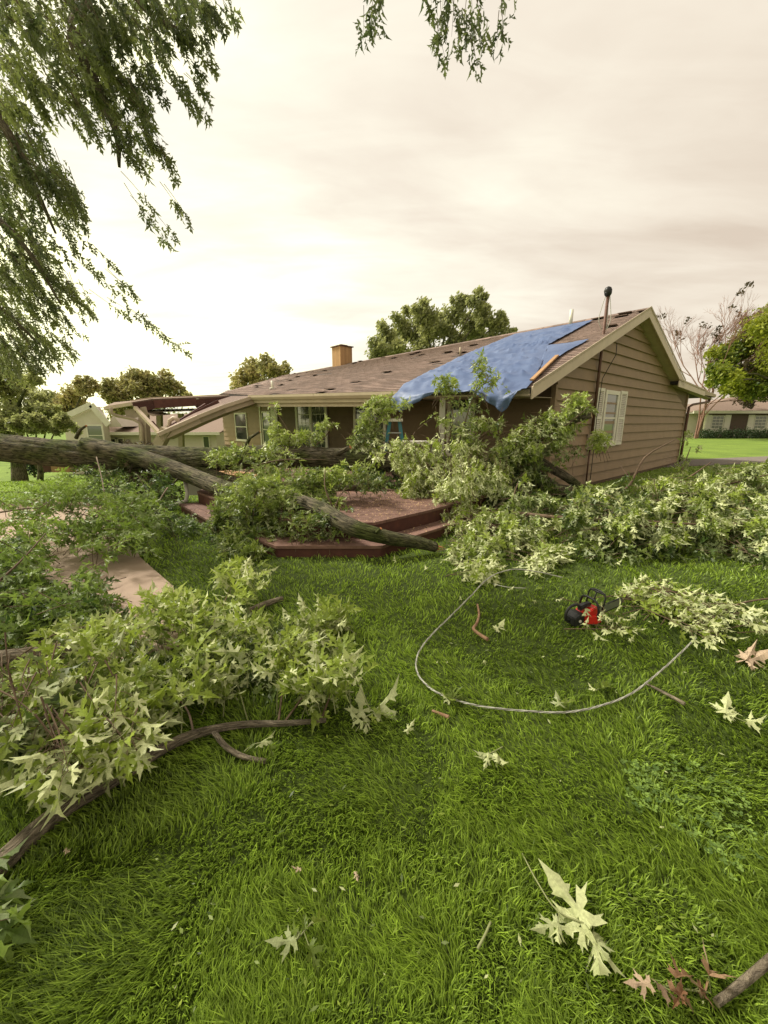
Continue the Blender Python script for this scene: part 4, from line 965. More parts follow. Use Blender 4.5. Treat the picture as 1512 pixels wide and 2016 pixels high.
# F: heap against the house corner
B = branch('leafy_branch', tree, parts=220); kw = dict(size=.118, fan=.65, nl=11, flip=.5, droop=.7, tint=(.3, .9), **KW)
stems(B, [[(960, 930, 7.4), (1040, 880, 7.1), (1110, 840, 6.8), (1160, 800, 6.7)], [(900, 900, 7.5), (960, 850, 7.3), (1000, 830, 7.2)]], .02, .006)
cloud(B, [(930, 830), (1010, 815), (1000, 850), (950, 875), (900, 870), (890, 840)], 24, (7.1, 7.5), dirs=((.5, -.2, .2), .6), **kw)
cloud(B, [(1020, 840), (1080, 810), (1170, 790), (1165, 815), (1120, 860), (1060, 900), (1000, 910), (960, 900), (1000, 860)], 120, (6.7, 7.2), dirs=((.9, -.2, .3), .4), **kw)
cloud(B, [(990, 890), (1130, 870), (1150, 900), (1060, 905), (1110, 960), (1090, 1000), (1030, 960), (980, 930)], 60, (6.7, 7.2), **dict(kw, tint=(.1, .6), flip=.35))
cloud(B, [(1120, 780), (1150, 770), (1160, 790), (1125, 795)], 9, (6.9, 7.1), dirs=((0, 0, 1), .4), **dict(kw, tint=(.7, 1), flip=.1))
cloud(B, [(1165, 855), (1200, 850), (1200, 880), (1170, 880)], 12, (7.4, 7.7), **dict(kw, tint=(.8, 1), flip=0))
finish(B)

# ---------------------------------------------------------------- brush pile on the right
PILE = 'fallen maple branches heaped along the house'
def pile(label, stemsl, regs, parts=300, mk='leaf', group=PILE, name='fallen_branch', cat='branch', r0=.03):
    root = thing(name, label, cat, tuple(Vector(stemsl[0][0][:2] + (0,)) if isinstance(stemsl[0][0], Vector) else P3(stemsl[0][0])), group)
    B = branch('limb', root, parts=parts, mk=mk); stems(B, stemsl, r0, .007)
    for poly, n, yf, kw in regs: cloud(B, poly, n, yf, **kw)
    finish(B); return root
def heap(y0=1095, Y0=4.35, y1=1010, Y1=4.85, y2=930, Y2=6.1, jt=.22):
    return lambda x, y: .55*mnoise.noise(Vector((x/55, y/60, 1)))+(Y0+(Y1-Y0)*(y-y0)/(y1-y0) if y > y1 else Y1+(Y2-Y1)*(y-y1)/(y2-y1))+rnd.uniform(-jt*.4, jt)
gk = dict(size=.128, nl=10, fan=.75, flip=.48, droop=1.1, tint=(.02, 1.0), petiole=False, dirs=((.4, -.5, .35), .5), gap=.05)
gd = dict(gk, flip=.2, tint=(0, .25), nl=9, gap=None)  # inner leaves tinted dark to paint the shaded gaps of the heap
pile('long leafy branch with pale upturned leaves heaped before the gable wall',
     [[(1010, 1010, 5.6), (1120, 1020, 5.0), (1240, 1025, 4.8), (1380, 1032, 4.75), (1520, 1030, 4.7)], [(1150, 1045, 4.75), (1260, 1035, 4.7), (1330, 1040, 4.65)], [(1180, 985, 6.2), (1235, 960, 6.2), (1270, 900, 6.6), (1330, 865, 7.4)], [(1260, 990, 6.1), (1340, 950, 6.1), (1400, 910, 6.2)]],
     [([(1060, 985), (1120, 955), (1240, 945), (1300, 1010), (1260, 1060), (1180, 1090), (1100, 1050)], 240, heap(), gk),
      ([(1240, 950), (1400, 930), (1420, 1010), (1400, 1060), (1280, 1070), (1250, 1020)], 250, heap(), gk),
      ([(1100, 960), (1400, 940), (1400, 1080), (1200, 1100), (1120, 1070)], 170, heap(1095, 4.6, 1010, 5.2, 930, 6.8), gd)])
pile('leafy branch at the right edge of the frame, part of the heap beyond the lawn',
     [[(1420, 1000, 6.0), (1470, 990, 5.8), (1560, 960, 5.6)], [(1330, 960, 6.6), (1420, 955, 6.4), (1530, 930, 6.2)]],
     [([(1390, 930), (1512, 915), (1540, 1000), (1530, 1090), (1420, 1080), (1400, 1010)], 250, heap(), gk),
      ([(1380, 960), (1540, 940), (1540, 1110), (1380, 1090)], 120, heap(1095, 4.6, 1010, 5.2, 930, 6.8), gd),
      ([(1420, 940), (1512, 930), (1512, 960), (1440, 970)], 30, lerpY(930, 7.4, 1000, 6.4), dict(gk, tint=(.6, 1)))], parts=250)
pile('leafy branch between the deck and the gable wall with upright fresh tips',
     [[(900, 1070, 5.2), (960, 1040, 5.4), (1040, 1010, 5.9)], [(960, 1040, 5.5), (1000, 1000, 5.7), (1020, 950, 5.8)]],
     [([(930, 1030), (975, 975), (1000, 1000), (1030, 1060), (960, 1090), (900, 1080)], 80, heap(1090, 4.45, 1020, 4.9, 975, 5.6), dict(gk, tint=(.4, 1))),
      ([(955, 960), (975, 955), (1000, 1020), (960, 1030)], 20, (5.5, 5.9), dict(gk, tint=(.6, 1), flip=.3, dirs=((0, 0, 1), .35))),
      ([(985, 965), (1050, 940), (1090, 1000), (1060, 1060), (1000, 1050)], 80, lerpY(950, 6.3, 1060, 5.0), dict(gk, tint=(.1, .6))),
      ([(1010, 1020), (1110, 1000), (1110, 1080), (1030, 1090)], 50, lerpY(1000, 5.8, 1090, 4.8), dict(gk, tint=(.55, 1), flip=.25))], parts=250)
pile('leafy branch leaning on the far corner of the gable wall by the downspout',
     [[(1330, 960, 9.0), (1345, 920, 9.4), (1360, 880, 9.8)]],
     [([(1340, 860), (1365, 850), (1390, 900), (1430, 930), (1340, 940)], 50, lerpY(850, 10.2, 940, 8.6), dict(gk, tint=(.3, .8)))], parts=60)
# thin pale strip of leaves and a bent wire on the grass in front
pile('thin pale leafy branch lying on the grass before the heap, over the cable',
     [[(920, 1130, 4.2), (1000, 1118, 4.3), (1080, 1105, 4.4)], [(905, 1140, 4.0), (960, 1120, 4.2), (1020, 1130, 4.1)]],
     [([(890, 1075), (960, 1070), (1000, 1100), (960, 1140), (920, 1130)], 30, lerpY(1070, 4.8, 1140, 3.9), dict(gk, flip=.8, tint=(.6, 1))),
      ([(1000, 1120), (1060, 1085), (1115, 1075), (1110, 1095), (1050, 1125)], 28, lerpY(1075, 4.7, 1130, 4.0), dict(gk, flip=.85, tint=(.6, 1)))], parts=200, r0=.008, group=None)
# H: branches on the right of the lawn behind the chainsaw
hk = dict(size=.10, nl=9, flip=.6, droop=.3, tint=(.45, 1), dirs=((.8, .1, .25), .5))
pile('pale leafy branch lying on the lawn right of the chainsaw',
     [[(1300, 1160, 3.45), (1340, 1180, 3.35), (1400, 1190, 3.2), (1440, 1190, 3.2)], [(1370, 1222, 2.95), (1410, 1218, 3.0), (1430, 1200, 3.1), (1470, 1185, 3.2), (1540, 1175, 3.25)], [(1240, 1185, 3.3), (1300, 1165, 3.4), (1370, 1170, 3.35)]],
     [([(1240, 1155), (1290, 1140), (1400, 1165), (1400, 1200), (1310, 1190), (1240, 1175)], 17, lerpY(1140, 3.7, 1220, 3.0), hk),
      ([(1360, 1190), (1430, 1200), (1425, 1270), (1385, 1265), (1370, 1220)], 12, lerpY(1190, 3.2, 1270, 2.7), dict(hk, dirs=((.2, -.8, 0), .3), flip=.85)),
      ([(1290, 1180), (1330, 1180), (1330, 1210), (1290, 1210)], 6, (3.1, 3.3), dict(hk, tint=(.85, 1), flip=0)),
      ([(1440, 1180), (1512, 1170), (1530, 1250), (1470, 1240)], 8, lerpY(1170, 3.4, 1250, 2.8), hk),
      ([(1195, 1225), (1240, 1205), (1250, 1240), (1210, 1245)], 3, lerpY(1190, 3.1, 1240, 2.85), dict(hk, flip=.9))], parts=300, r0=.012, group=None)

# ---------------------------------------------------------------- branches in the left foreground
def zcloud(B, poly, n, zr, length=(.18, .35), dirs=((0, 0, 1), .6), **kw):
    for (x, y) in samples(poly, n):
        tip = atz(x, y, rnd.uniform(*zr)); d = (Vector(dirs[0])+jit(dirs[1])).normalized(); L_ = rnd.uniform(*length)
        p0 = tip-d*L_; p0.z = max(.03, p0.z); spray(B['ls'], B['tw'], p0, tip, **kw)
root = thing('fallen_branch', 'big pale green leafy branch in the left foreground with bare curved limb', 'branch', tuple(atz(330, 1470)))
B = branch('limb', root, twigmat='bark_s', parts=0)
def gz(x, y, z): return atz(x, y, z)
def glimb(tw, ctl, r0, r1, seg=10, n=5):
    pts = dense([gz(*c) for c in ctl], n); m = len(pts); tw.tube(pts, [r0+(r1-r0)*i/(m-1) for i in range(m)], seg, bump=.08)
tw = MB(); glimb(tw, [(-60, 1760, .05), (60, 1645, .05), (135, 1585, .06), (230, 1530, .05), (330, 1468, .06), (400, 1440, .06), (480, 1426, .05), (560, 1424, .06), (642, 1418, .05)], .040, .011, 12)
tw.build('limb', M_['bark_s'], root)
tw = MB(); glimb(tw, [(420, 1440, .05), (445, 1470, .04), (480, 1490, .03), (524, 1499, .02)], .014, .012, 9); tw.build('side_stub', M_['bark_s'], root)
tw = MB()
for c in ([(382, 1446, .06), (370, 1400, .1), (343, 1368, .14)], [(290, 1432, .06), (320, 1380, .14), (335, 1370, .18)], [(548, 1424, .05), (556, 1360, .1), (560, 1310, .15)], [(560, 1422, .05), (590, 1380, .1), (612, 1345, .16)], [(632, 1420, .04), (650, 1370, .12), (680, 1310, .2)], [(405, 1255, .10), (440, 1190, .2), (470, 1120, .32)], [(450, 1300, .06), (458, 1250, .12)], [(30, 1298, .10), (90, 1258, .22), (150, 1236, .25), (240, 1233, .2)], [(0, 1355, .2), (80, 1358, .2), (170, 1370, .15)], [(250, 1230, .2), (330, 1240, .15), (420, 1260, .1)]):
    glimb(tw, c, .0065, .0035, 6, 4)
tw.build('twigs', M_['twig'], root)
B = branch('leafy_twigs', root, parts=300, twigmat='twig_green'); ak0 = dict(size=.10, nl=9, flip=.15, droop=.3, tint=(0, .3)); zcloud(B, [(100, 1230), (280, 1225), (480, 1230), (640, 1280), (640, 1340), (440, 1370), (340, 1390), (160, 1430), (40, 1400)], 55, (.02, .07), **ak0); ak = dict(size=.118, fan=.6, nl=9, flip=.40, droop=.25, tint=(.4, 1), start=.2)  # first low leaf set tinted dark, painted shade inside the branch
zcloud(B, [(440, 1110), (500, 1105), (520, 1140), (470, 1200), (420, 1170)], 15, (.26, .4), dirs=((.1, 0, 1), .5), **dict(ak, tint=(.7, 1)))
zcloud(B, [(270, 1180), (340, 1165), (390, 1190), (380, 1220), (300, 1220)], 18, (.22, .38), **ak)
zcloud(B, [(100, 1230), (280, 1215), (480, 1210), (500, 1290), (440, 1365), (340, 1370), (160, 1370), (60, 1330)], 68, (.08, .34), **ak)
zcloud(B, [(500, 1220), (560, 1215), (620, 1200), (650, 1250), (560, 1290), (500, 1280)], 14, (.1, .25), **dict(ak, tint=(.3, .8)))
zcloud(B, [(520, 1270), (600, 1260), (720, 1290), (700, 1340), (620, 1350), (540, 1325)], 19, (.12, .28), **dict(ak, tint=(.65, 1)))
zcloud(B, [(600, 1210), (640, 1200), (715, 1200), (700, 1235), (620, 1240)], 11, (.1, .2), **dict(ak, tint=(.6, 1)))
zcloud(B, [(590, 1365), (640, 1355), (640, 1385), (600, 1385)], 3, (.06, .15), **ak)
zcloud(B, [(200, 1380), (310, 1385), (290, 1420), (180, 1440), (60, 1430)], 34, (.1, .26), **dict(ak, flip=.5))
finish(B)
root2 = thing('fallen_branch', 'drooping pale leaves at the left edge of the lawn hanging over the bare limb', 'branch', tuple(atz(60, 1560)))
B = branch('leafy_twigs', root2, parts=300); ek = dict(size=.12, fan=.5, nl=8, flip=.55, droop=.7, tint=(.5, 1), dirs=((.55, -.5, -.2), .4))
zcloud(B, [(0, 1380), (100, 1400), (230, 1400), (310, 1435), (290, 1460), (220, 1500), (160, 1520), (90, 1530), (40, 1500), (0, 1500)], 78, (.08, .32), **ek)
zcloud(B, [(0, 1340), (120, 1370), (80, 1460), (0, 1480)], 30, (.1, .4), **dict(ek, tint=(.1, .6)))
finish(B)
# dark log under the leaves
tw = MB(); glimb(tw, [(-60, 1300, .08), (20, 1292, .08), (120, 1280, .07), (210, 1268, .06), (255, 1262, .05)], .05, .036, 14)
tag(tw.build('fallen_log', M_['bark_s']), 'dark round log lying across the concrete walk under the leaves', 'log')
tw = MB(); glimb(tw, [(490, 1205, .05), (520, 1190, .05), (556, 1178, .05)], .03, .022, 12)
tag(tw.build('fallen_log', M_['bark_s']), 'short dark log on the grass behind the tallest leafy tip', 'log')
# B: darker branch over the path
root = thing('fallen_branch', 'dark green leafy branch on the left hanging over the concrete walk', 'branch', tuple(atz(100, 1230)))
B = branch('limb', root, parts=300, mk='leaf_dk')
bk = dict(size=.11, nl=10, flip=.22, droop=.45, tint=(.15, .75), petiole=False, dirs=((.5, .1, .35), .8))
stems(B, [[(-20, 1160, 3.0), (40, 1105, 3.3), (90, 1050, 3.6)], [(-10, 1010, 4.6), (70, 1000, 4.6), (150, 1010, 4.5), (230, 1030, 4.4)], [(0, 1250, 2.7), (60, 1220, 2.9), (160, 1190, 3.2)], [(330, 960, 6.2), (300, 1000, 5.4), (240, 1030, 4.6)], [(190, 900, 7.2), (200, 940, 6.5), (210, 1000, 5.2)]], .011, .005)
cloud(B, [(0, 985), (100, 965), (200, 985), (230, 1040), (120, 1050), (0, 1080)], 60, lerpY(940, 5.4, 1080, 3.9, .4), **dict(bk, tint=(.35, .95)))
cloud(B, [(0, 1070), (70, 1070), (90, 1120), (130, 1180), (200, 1190), (150, 1230), (0, 1250)], 100, lerpY(1070, 3.8, 1250, 2.7, .25), **bk)
cloud(B, [(120, 1030), (250, 1030), (300, 1060), (290, 1110), (210, 1075), (130, 1070)], 34, lerpY(1030, 4.6, 1110, 3.8), **dict(bk, tint=(.4, .9)))
cloud(B, [(190, 980), (300, 960), (330, 1010), (300, 1060), (200, 1050)], 55, lerpY(960, 5.6, 1060, 4.3), **dict(bk, tint=(.5, 1)))
cloud(B, [(40, 1000), (90, 1000), (70, 950), (110, 930), (170, 960)], 16, (4.5, 5), **dict(bk, tint=(.7, 1)))
cloud(B, [(140, 1150), (180, 1110), (200, 1170), (250, 1210), (140, 1220)], 24, lerpY(1110, 3.6, 1220, 2.9), **bk)
finish(B)
root = thing('fallen_branch', 'dark leafy branch left of the deck steps under the trunk', 'branch', tuple(atz(300, 1010)))
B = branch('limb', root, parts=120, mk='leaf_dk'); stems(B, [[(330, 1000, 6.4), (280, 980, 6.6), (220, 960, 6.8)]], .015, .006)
cloud(B, [(150, 910), (250, 905), (340, 930), (350, 1000), (300, 1010), (240, 1000), (170, 980)], 110, lerpY(905, 8.0, 1010, 6.0, .4), **dict(bk, tint=(0, .45)))
cloud(B, [(330, 1000), (400, 1030), (440, 1060), (390, 1055), (300, 1040)], 26, lerpY(1000, 6.2, 1060, 5.3), **dict(bk, tint=(.1, .6), flip=.4))
finish(B)
root = thing('plum_shrub', 'dark plum coloured shrub crushed beneath the fallen trunk', 'shrub', tuple(atz(300, 1000)))
B = branch('stem', root, parts=0, mk='plum'); stems(B, [[(290, 985, 7.6), (280, 930, 7.9), (270, 880, 8.6)]], .015, .006)
cloud(B, [(240, 870), (300, 868), (300, 890), (240, 890)], 30, (8.5, 9.0), size=.09, nl=10, flip=.2, droop=.2, tint=(0, 1), petiole=False)
cloud(B, [(250, 915), (350, 935), (355, 985), (290, 985), (240, 960)], 70, (7.4, 8.4), size=.10, nl=10, flip=.2, droop=.3, tint=(0, .8), petiole=False)
finish(B)
# C: big blurred leaves at the bottom left
root = thing('fallen_branch', 'large dark leaves entering at the bottom left corner of the lawn', 'branch', tuple(atz(-20, 1820)))
B = branch('leafy_twigs', root, parts=300, mk='leaf_dk')
zcloud(B, [(-110, 1740), (-50, 1730), (-15, 1790), (-15, 1850), (-80, 1890)], 7, (.04, .16), dirs=((1, -.1, .1), .4), size=.12, nl=7, flip=.3, droop=.5, tint=(.3, .8))
zcloud(B, [(-60, 1800), (20, 1800), (20, 1850), (-60, 1850)], 1, (.15, .2), dirs=((1, -.1, .1), .3), size=.12, nl=6, flip=0, droop=.3, tint=(.9, 1))
finish(B)

# ---------------------------------------------------------------- small things on the grass
def sprig(label, stem, leaves, size, tint=(.7, 1), flip=1.0, mk='leaf', name='leaf_sprig', cat='sprig', group=None, r=.0025):
    root = thing(name, label, cat, tuple(atz(*stem[0][:2])), group)
    tw = MB(); pts = dense([gz(*s) for s in stem], 4); tw.tube(pts, r, 6); LS = Leaves()
    for (x, y, x2, y2, k) in leaves:
        a = atz(x, y, rnd.uniform(.045, .075)); b = atz(x2, y2, rnd.uniform(.03, .06)); d = b-a; L_ = d.length
        near = min(pts, key=lambda p: (p-a).length); tw.tube([near, a], .0012, 4, cap=False)
        n = (Vector((0, 0, 1))+jit(.35)).normalized()
        LS.add(a, d, -n if rnd.random() < flip else n, L_*k, rnd.uniform(*tint))
    s = tw.build('stem', M_['twig_green'], root); LS.build(root, mk, 300); return root
sprig('large sprig of pale upturned leaves on the grass near the bottom right', [(1028, 1680, .03), (1060, 1740, .05), (1100, 1795, .05), (1170, 1825, .06)],
      [(1165, 1822, 1076, 1722, 1), (1160, 1826, 1085, 1780, 1), (1166, 1834, 1195, 1975, 1.0), (1160, 1830, 1112, 1838, 1.1), (1098, 1815, 1058, 1835, 1.2), (1098, 1818, 1098, 1868, 1.1), (1150, 1830, 1150, 1880, 1), (1166, 1838, 1210, 1925, .9), (1150, 1822, 1120, 1800, 1)], .12)
sprig('small green sprig half sunk in the grass at the bottom centre', [(585, 1850, .03), (610, 1820, .05), (625, 1808, .05)],
      [(583, 1850, 545, 1858, 1.3), (600, 1830, 600, 1795, 1.1), (618, 1818, 645, 1800, 1.2), (608, 1862, 630, 1908, 1.1), (585, 1835, 560, 1825, 1)], .1, (.3, .7), .6)
sprig('little sprig of three pale leaves in the middle of the lawn', [(990, 1470, .05), (975, 1478, .05), (960, 1485, .05)], [(965, 1484, 938, 1500, 1.1), (962, 1486, 953, 1515, 1.1), (978, 1484, 995, 1514, 1.2), (980, 1485, 975, 1510, 1.1), (962, 1482, 935, 1490, 1)], .08)
sprig('pale leaf sprig on the grass right of the bare limb end', [(700, 1440, .03), (720, 1412, .05), (745, 1400, .05)], [(712, 1412, 708, 1372, 1), (720, 1415, 720, 1450, 1), (735, 1400, 780, 1376, 1.2), (740, 1405, 770, 1400, 1), (730, 1410, 745, 1425, 1), (715, 1420, 690, 1412, 1)], .1, (.5, 1), .7)
sprig('green leaf pair on the grass below the bare limb end', [(480, 1480, .03), (500, 1465, .04), (535, 1460, .04)], [(500, 1468, 482, 1478, 1.4), (510, 1466, 535, 1450, 1.3), (530, 1466, 540, 1490, 1)], .1, (.4, .8), .4)
sprig('white leaf sprig lying on the grass between the limb tips and the deck step', [(575, 1225, .03), (572, 1215, .04)], [(572, 1216, 560, 1208, 1.2), (574, 1216, 590, 1212, 1.3), (573, 1218, 580, 1226, 1)], .08)
sprig('tuft of pale leaves caught on the cable at the bottom of its loop', [(880, 1385, .03), (890, 1370, .05)], [(886, 1378, 875, 1358, 1), (888, 1376, 892, 1350, 1.2), (890, 1376, 908, 1362, 1.1), (886, 1380, 870, 1372, 1)], .09, (.4, .8), .4)
sprig('green sprig on the grass inside the cable loop', [(1170, 1360, .03), (1190, 1350, .04)], [(1172, 1358, 1160, 1352, 1.2), (1180, 1356, 1195, 1340, 1.2), (1190, 1352, 1210, 1345, 1.1), (1186, 1354, 1170, 1345, 1)], .08, (.4, .8), .2)
sprig('flat green sprig on the cable bottom right of the leaf tuft', [(1100, 1390, .03), (1120, 1380, .04)], [(1102, 1388, 1095, 1372, 1), (1110, 1386, 1130, 1376, 1.2), (1106, 1388, 1120, 1396, 1.1)], .08, (.2, .6), .1)
sprig('pale leaf sprig near the right edge below the twig', [(1400, 1390, .03), (1430, 1405, .05), (1500, 1435, .03)], [(1428, 1404, 1430, 1384, 1.2), (1432, 1405, 1445, 1398, 1.1), (1425, 1408, 1450, 1414, 1.1), (1470, 1420, 1500, 1425, 1.1), (1475, 1422, 1480, 1412, 1)], .08)
sprig('curled white leaves beside the orange stick', [(980, 1240, .03), (972, 1236, .03)], [(975, 1237, 990, 1232, 1.2), (975, 1238, 985, 1246, 1)], .06)
sprig('pink and white curled leaf on the grass near the right edge', [(1458, 1300, .03), (1470, 1300, .04)], [(1470, 1300, 1500, 1296, 1.2), (1472, 1302, 1488, 1316, 1.2), (1470, 1298, 1478, 1286, 1.1)], .1, (.7, 1), .8, mk='dry')
root = sprig('clump of curled brown dead leaves on the grass at the bottom right corner', [(1270, 1932, .02), (1330, 1945, .02), (1400, 1955, .02)],
      [(1280, 1935, 1250, 1938, 1.6), (1295, 1935, 1320, 1960, 1.6), (1320, 1950, 1362, 1968, 1.3), (1330, 1925, 1352, 1905, 1.3), (1375, 1945, 1400, 1960, 1.4), (1395, 1920, 1405, 1890, 1.3), (1345, 1950, 1330, 1975, 1.3), (1390, 1952, 1372, 1938, 1.2)], .1, (.1, 1), .5, mk='dry')
def stick(label, ctl, r0, r1, mk='stick', name='stick', cat='stick', cap=None, seg=10, bump=.08):
    b = MB(); pts = dense([gz(*c) for c in ctl], 5); m = len(pts); b.tube(pts, [r0+(r1-r0)*i/(m-1) for i in range(m)], seg, bump=bump)
    return tag(b.build(name, M_[mk]), label, cat)
stick('bent orange brown stick on the grass inside the cable loop', [(940, 1190, .04), (943, 1210, .04), (938, 1228, .04), (932, 1238, .04), (945, 1250, .03), (960, 1259, .03)], .008, .014)
stick('short rusty brown piece of bark below the cable loop', [(851, 1399, .03), (868, 1406, .03), (884, 1412, .03)], .007, .011, 'stick')
stick('thin straight twig on the grass right of the cable', [(1270, 1345, .03), (1310, 1365, .03), (1348, 1386, .03)], .006, .011, 'bark_s')
stick('thin pale stick standing in the grass at the bottom centre', [(966, 1815, .04), (955, 1840, .04), (940, 1868, .03)], .0035, .004, 'twig_green')
stick('thick grey branch end at the bottom right corner', [(1410, 1975, .04), (1450, 1945, .05), (1512, 1893, .05), (1600, 1820, .06)], .0095, .0125, 'bark_s', 'broken_branch', 'branch')
stick('thin brown twig lying on the walk under the dark branch', [(160, 1190, .05), (210, 1170, .08), (260, 1185, .05)], .004, .003, 'twig')
for (x, y, lab) in ((800, 1440, 'pale green leaf on the lawn right of the leaf sprig by the limb end'), (1140, 1290, 'small pale curled leaf on the grass straight below the chainsaw'), (955, 1300, 'pale folded leaf on the grass below the bent orange stick'), (1055, 1182, 'white leaf on the grass left of the chainsaw, nearer of two'), (1095, 1180, 'tiny white leaf right beside the chainsaw on its left'), (1030, 1195, 'small pale leaf between the orange stick and the chainsaw'), (870, 1105, 'pale leaf on the grass by the torn limb end'), (838, 1120, 'small pale leaf on the grass below the torn limb end'), (905, 1180, 'small leaf on the grass outside the cable loop, left of the orange stick'), (1000, 1160, 'pale leaf on the grass inside the top of the cable loop'), (1065, 1160, 'pale leaf on the grass between the wire and the chainsaw'), (592, 1710, 'small tan curled dead leaf standing in the grass left of the bottom centre'), (128, 1672, 'small orange dead leaf on the dark grass at the lower left'), (700, 1716, 'small tan dead leaf on the grass beside the bottom centre'), (1240, 1262, 'small brown edged leaf on the grass below the leafy twig at the chainsaw'), (1210, 1108, 'white leaf on the grass at the front edge of the brush heap'), (780, 1105, 'small pale leaf on the grass in front of the deck step'), (1365, 1110, 'pale leaf on the grass before the right part of the heap'), (1460, 1120, 'pale leaf on the grass by the right edge before the heap')):
    dry = y > 1600; me = leaf_mesh('dry' if dry else 'leaf', rnd.randrange(6), 3)
    o = bpy.data.objects.new('loose_leaf', me); col.objects.link(o); o.location = atz(x, y, .04)
    s = rnd.uniform(.025, .035) if dry else rnd.uniform(.055, .08) if y > 1150 else rnd.uniform(.06, .10); o.scale = (s*.8, s, s)
    o.rotation_euler = (R(180)*(rnd.random() < .75)+rnd.uniform(-.4, .4), rnd.uniform(-.4, .4), rnd.uniform(0, 6.28)); tag(o, lab, 'leaf')

# ---------------------------------------------------------------- cable
cab = thing('fallen_cable', 'grey twisted service cable lying in a wide loop on the lawn', 'cable', tuple(atz(1000, 1397)))
ctl = [(1108, 1137, .04), (1060, 1126, .10), (1010, 1121, .14), (965, 1136, .12), (925, 1175, .07), (885, 1215, .045), (845, 1255, .045), (822, 1290, .045), (822, 1325, .045), (850, 1357, .045), (895, 1377, .045), (950, 1391, .045), (1040, 1400, .045), (1115, 1402, .045), (1180, 1390, .045), (1240, 1367, .05), (1290, 1330, .055), (1335, 1290, .06), (1370, 1256, .07)]
pts = dense([gz(*c) for c in ctl], 30)
for k, mk, r_ in ((0, 'cable', .0030), (1, 'cable', .0029), (2, 'cabledark', .0028)):
    b = MB(); q = []
    for i, p in enumerate(pts):
        t = (pts[min(i+1, len(pts)-1)]-pts[max(0, i-1)]).normalized(); s = t.cross(Vector((0, 0, 1))).normalized(); a = i*.30+k*2.094
        q.append(p+s*math.cos(a)*.0034+Vector((0, 0, math.sin(a)*.0034)))
    b.tube(q, r_, 6); b.build('strand', M_[mk], cab)
b = MB(); b.tube(dense([gz(*c) for c in ((908, 1140, .03), (935, 1128, .05), (980, 1120, .06))], 6), .005, 5)
tag(b.build('wire_end', M_['cableblack']), 'short dark wire end on the grass left of the pale leafy branch', 'wire')
b = MB(); b.tube(dense([gz(*c) for c in ((972, 1150, .04), (1000, 1156, .04), (1035, 1158, .03))], 6), .004, 5)
tag(b.build('wire_end', M_['cable']), 'thin pale wire on the grass inside the top of the cable loop', 'wire')

# ---------------------------------------------------------------- chainsaw
sawo = atz(1147, 1228, .0); saw = thing('chainsaw', 'red and black chainsaw standing on the lawn, bar half under pale leaves', 'chainsaw', tuple(sawo))
ax = Vector((.90, .34, .0)).normalized(); ay = Vector((-.34, .90, 0)).normalized()       # bar direction, across
def sm(q): q = Vector(q); return sawo+ax*q.x+ay*q.y+Vector((0, 0, q.z+.02))
def shaped(secs, name, mk, par=saw):       # loft of rectangles (x, y0, y1, z0, z1)
    b = MB()
    for A, B_ in zip(secs[:-1], secs[1:]):
        b.hexa([sm((A[0], A[1], A[3])), sm((A[0], A[2], A[3])), sm((A[0], A[2], A[4])), sm((A[0], A[1], A[4])), sm((B_[0], B_[1], B_[3])), sm((B_[0], B_[2], B_[3])), sm((B_[0], B_[2], B_[4])), sm((B_[0], B_[1], B_[4]))])
    me = b.mesh(name); bm = bmesh.new(); bm.from_mesh(me); bmesh.ops.remove_doubles(bm, verts=bm.verts, dist=.0004)
    bmesh.ops.bevel(bm, geom=[e for e in bm.edges if e.is_manifold and e.calc_face_angle(0) > .6], offset=.006, segments=2, affect='EDGES', clamp_overlap=True)
    bm.to_mesh(me); bm.free(); return link(name, me, M_[mk], par)
shaped([(-.045, -.05, .055, .0, .09), (.03, -.06, .06, .0, .135), (.075, -.055, .055, .0, .14), (.12, -.045, .05, .0, .10)], 'motor_housing', 'red')
shaped([(-.15, -.055, .05, .01, .075), (-.10, -.06, .055, .0, .10), (-.048, -.055, .05, .0, .10)], 'battery', 'black')
shaped([(-.02, -.068, -.052, .01, .075), (.05, -.085, -.058, .005, .085), (.11, -.08, -.056, .01, .07)], 'side_cover', 'red')
shaped([(.122, -.05, .05, .0, .075), (.15, -.04, .04, .01, .055)], 'bumper_plate', 'black')
shaped([(-.06, -.02, .02, .105, .15), (-.01, -.022, .022, .13, .165), (.05, -.022, .022, .14, .165)], 'top_grip', 'black')
b = MB(); pts = [sm(q) for q in ((.06, -.07, .03), (.05, -.09, .11), (.045, -.07, .185), (.04, .0, .205), (.045, .07, .185), (.05, .09, .10), (.06, .07, .03))]; b.tube(dense(pts, 4), .0095, 8); b.build('front_handle', M_['black'], saw)
b = MB(); pts = [sm(q) for q in ((-.04, 0, .13), (-.09, 0, .165), (-.155, 0, .155), (-.19, 0, .11), (-.185, 0, .055), (-.14, 0, .03))]; b.tube(dense(pts, 4), .011, 8); b.build('rear_handle', M_['black'], saw)
b = MB(); g = [sm(q) for q in ((.105, -.075, .12), (.115, -.075, .245), (.115, .06, .245), (.105, .08, .12))]; b.tube(dense(g, 3), .007, 6); b.tube([sm((.112, 0, .245)), sm((.085, 0, .15))], .006, 6); b.tube([sm((.112, -.075, .245)), sm((.112, .06, .245))], .008, 6); b.build('hand_guard', M_['black'], saw)
b = MB(); b.tube([sm((-.1, -.064, .05)), sm((-.1, -.058, .05))], .012, 12); b.build('button', M_['white'], saw)
bar = MB(); P = [(.14, .018), (.14, .085)]+[(.33+.034*math.sin(a), .052+.034*math.cos(a)) for a in [i*math.pi/8 for i in range(9)]]
P = [(.14, .085)]+[(.36+.034*math.sin(i*math.pi/8), .052+.034*math.cos(i*math.pi/8)) for i in range(9)]+[(.14, .018)]
def bm_(x, z): return sm((x, -.02, z+x*.18))
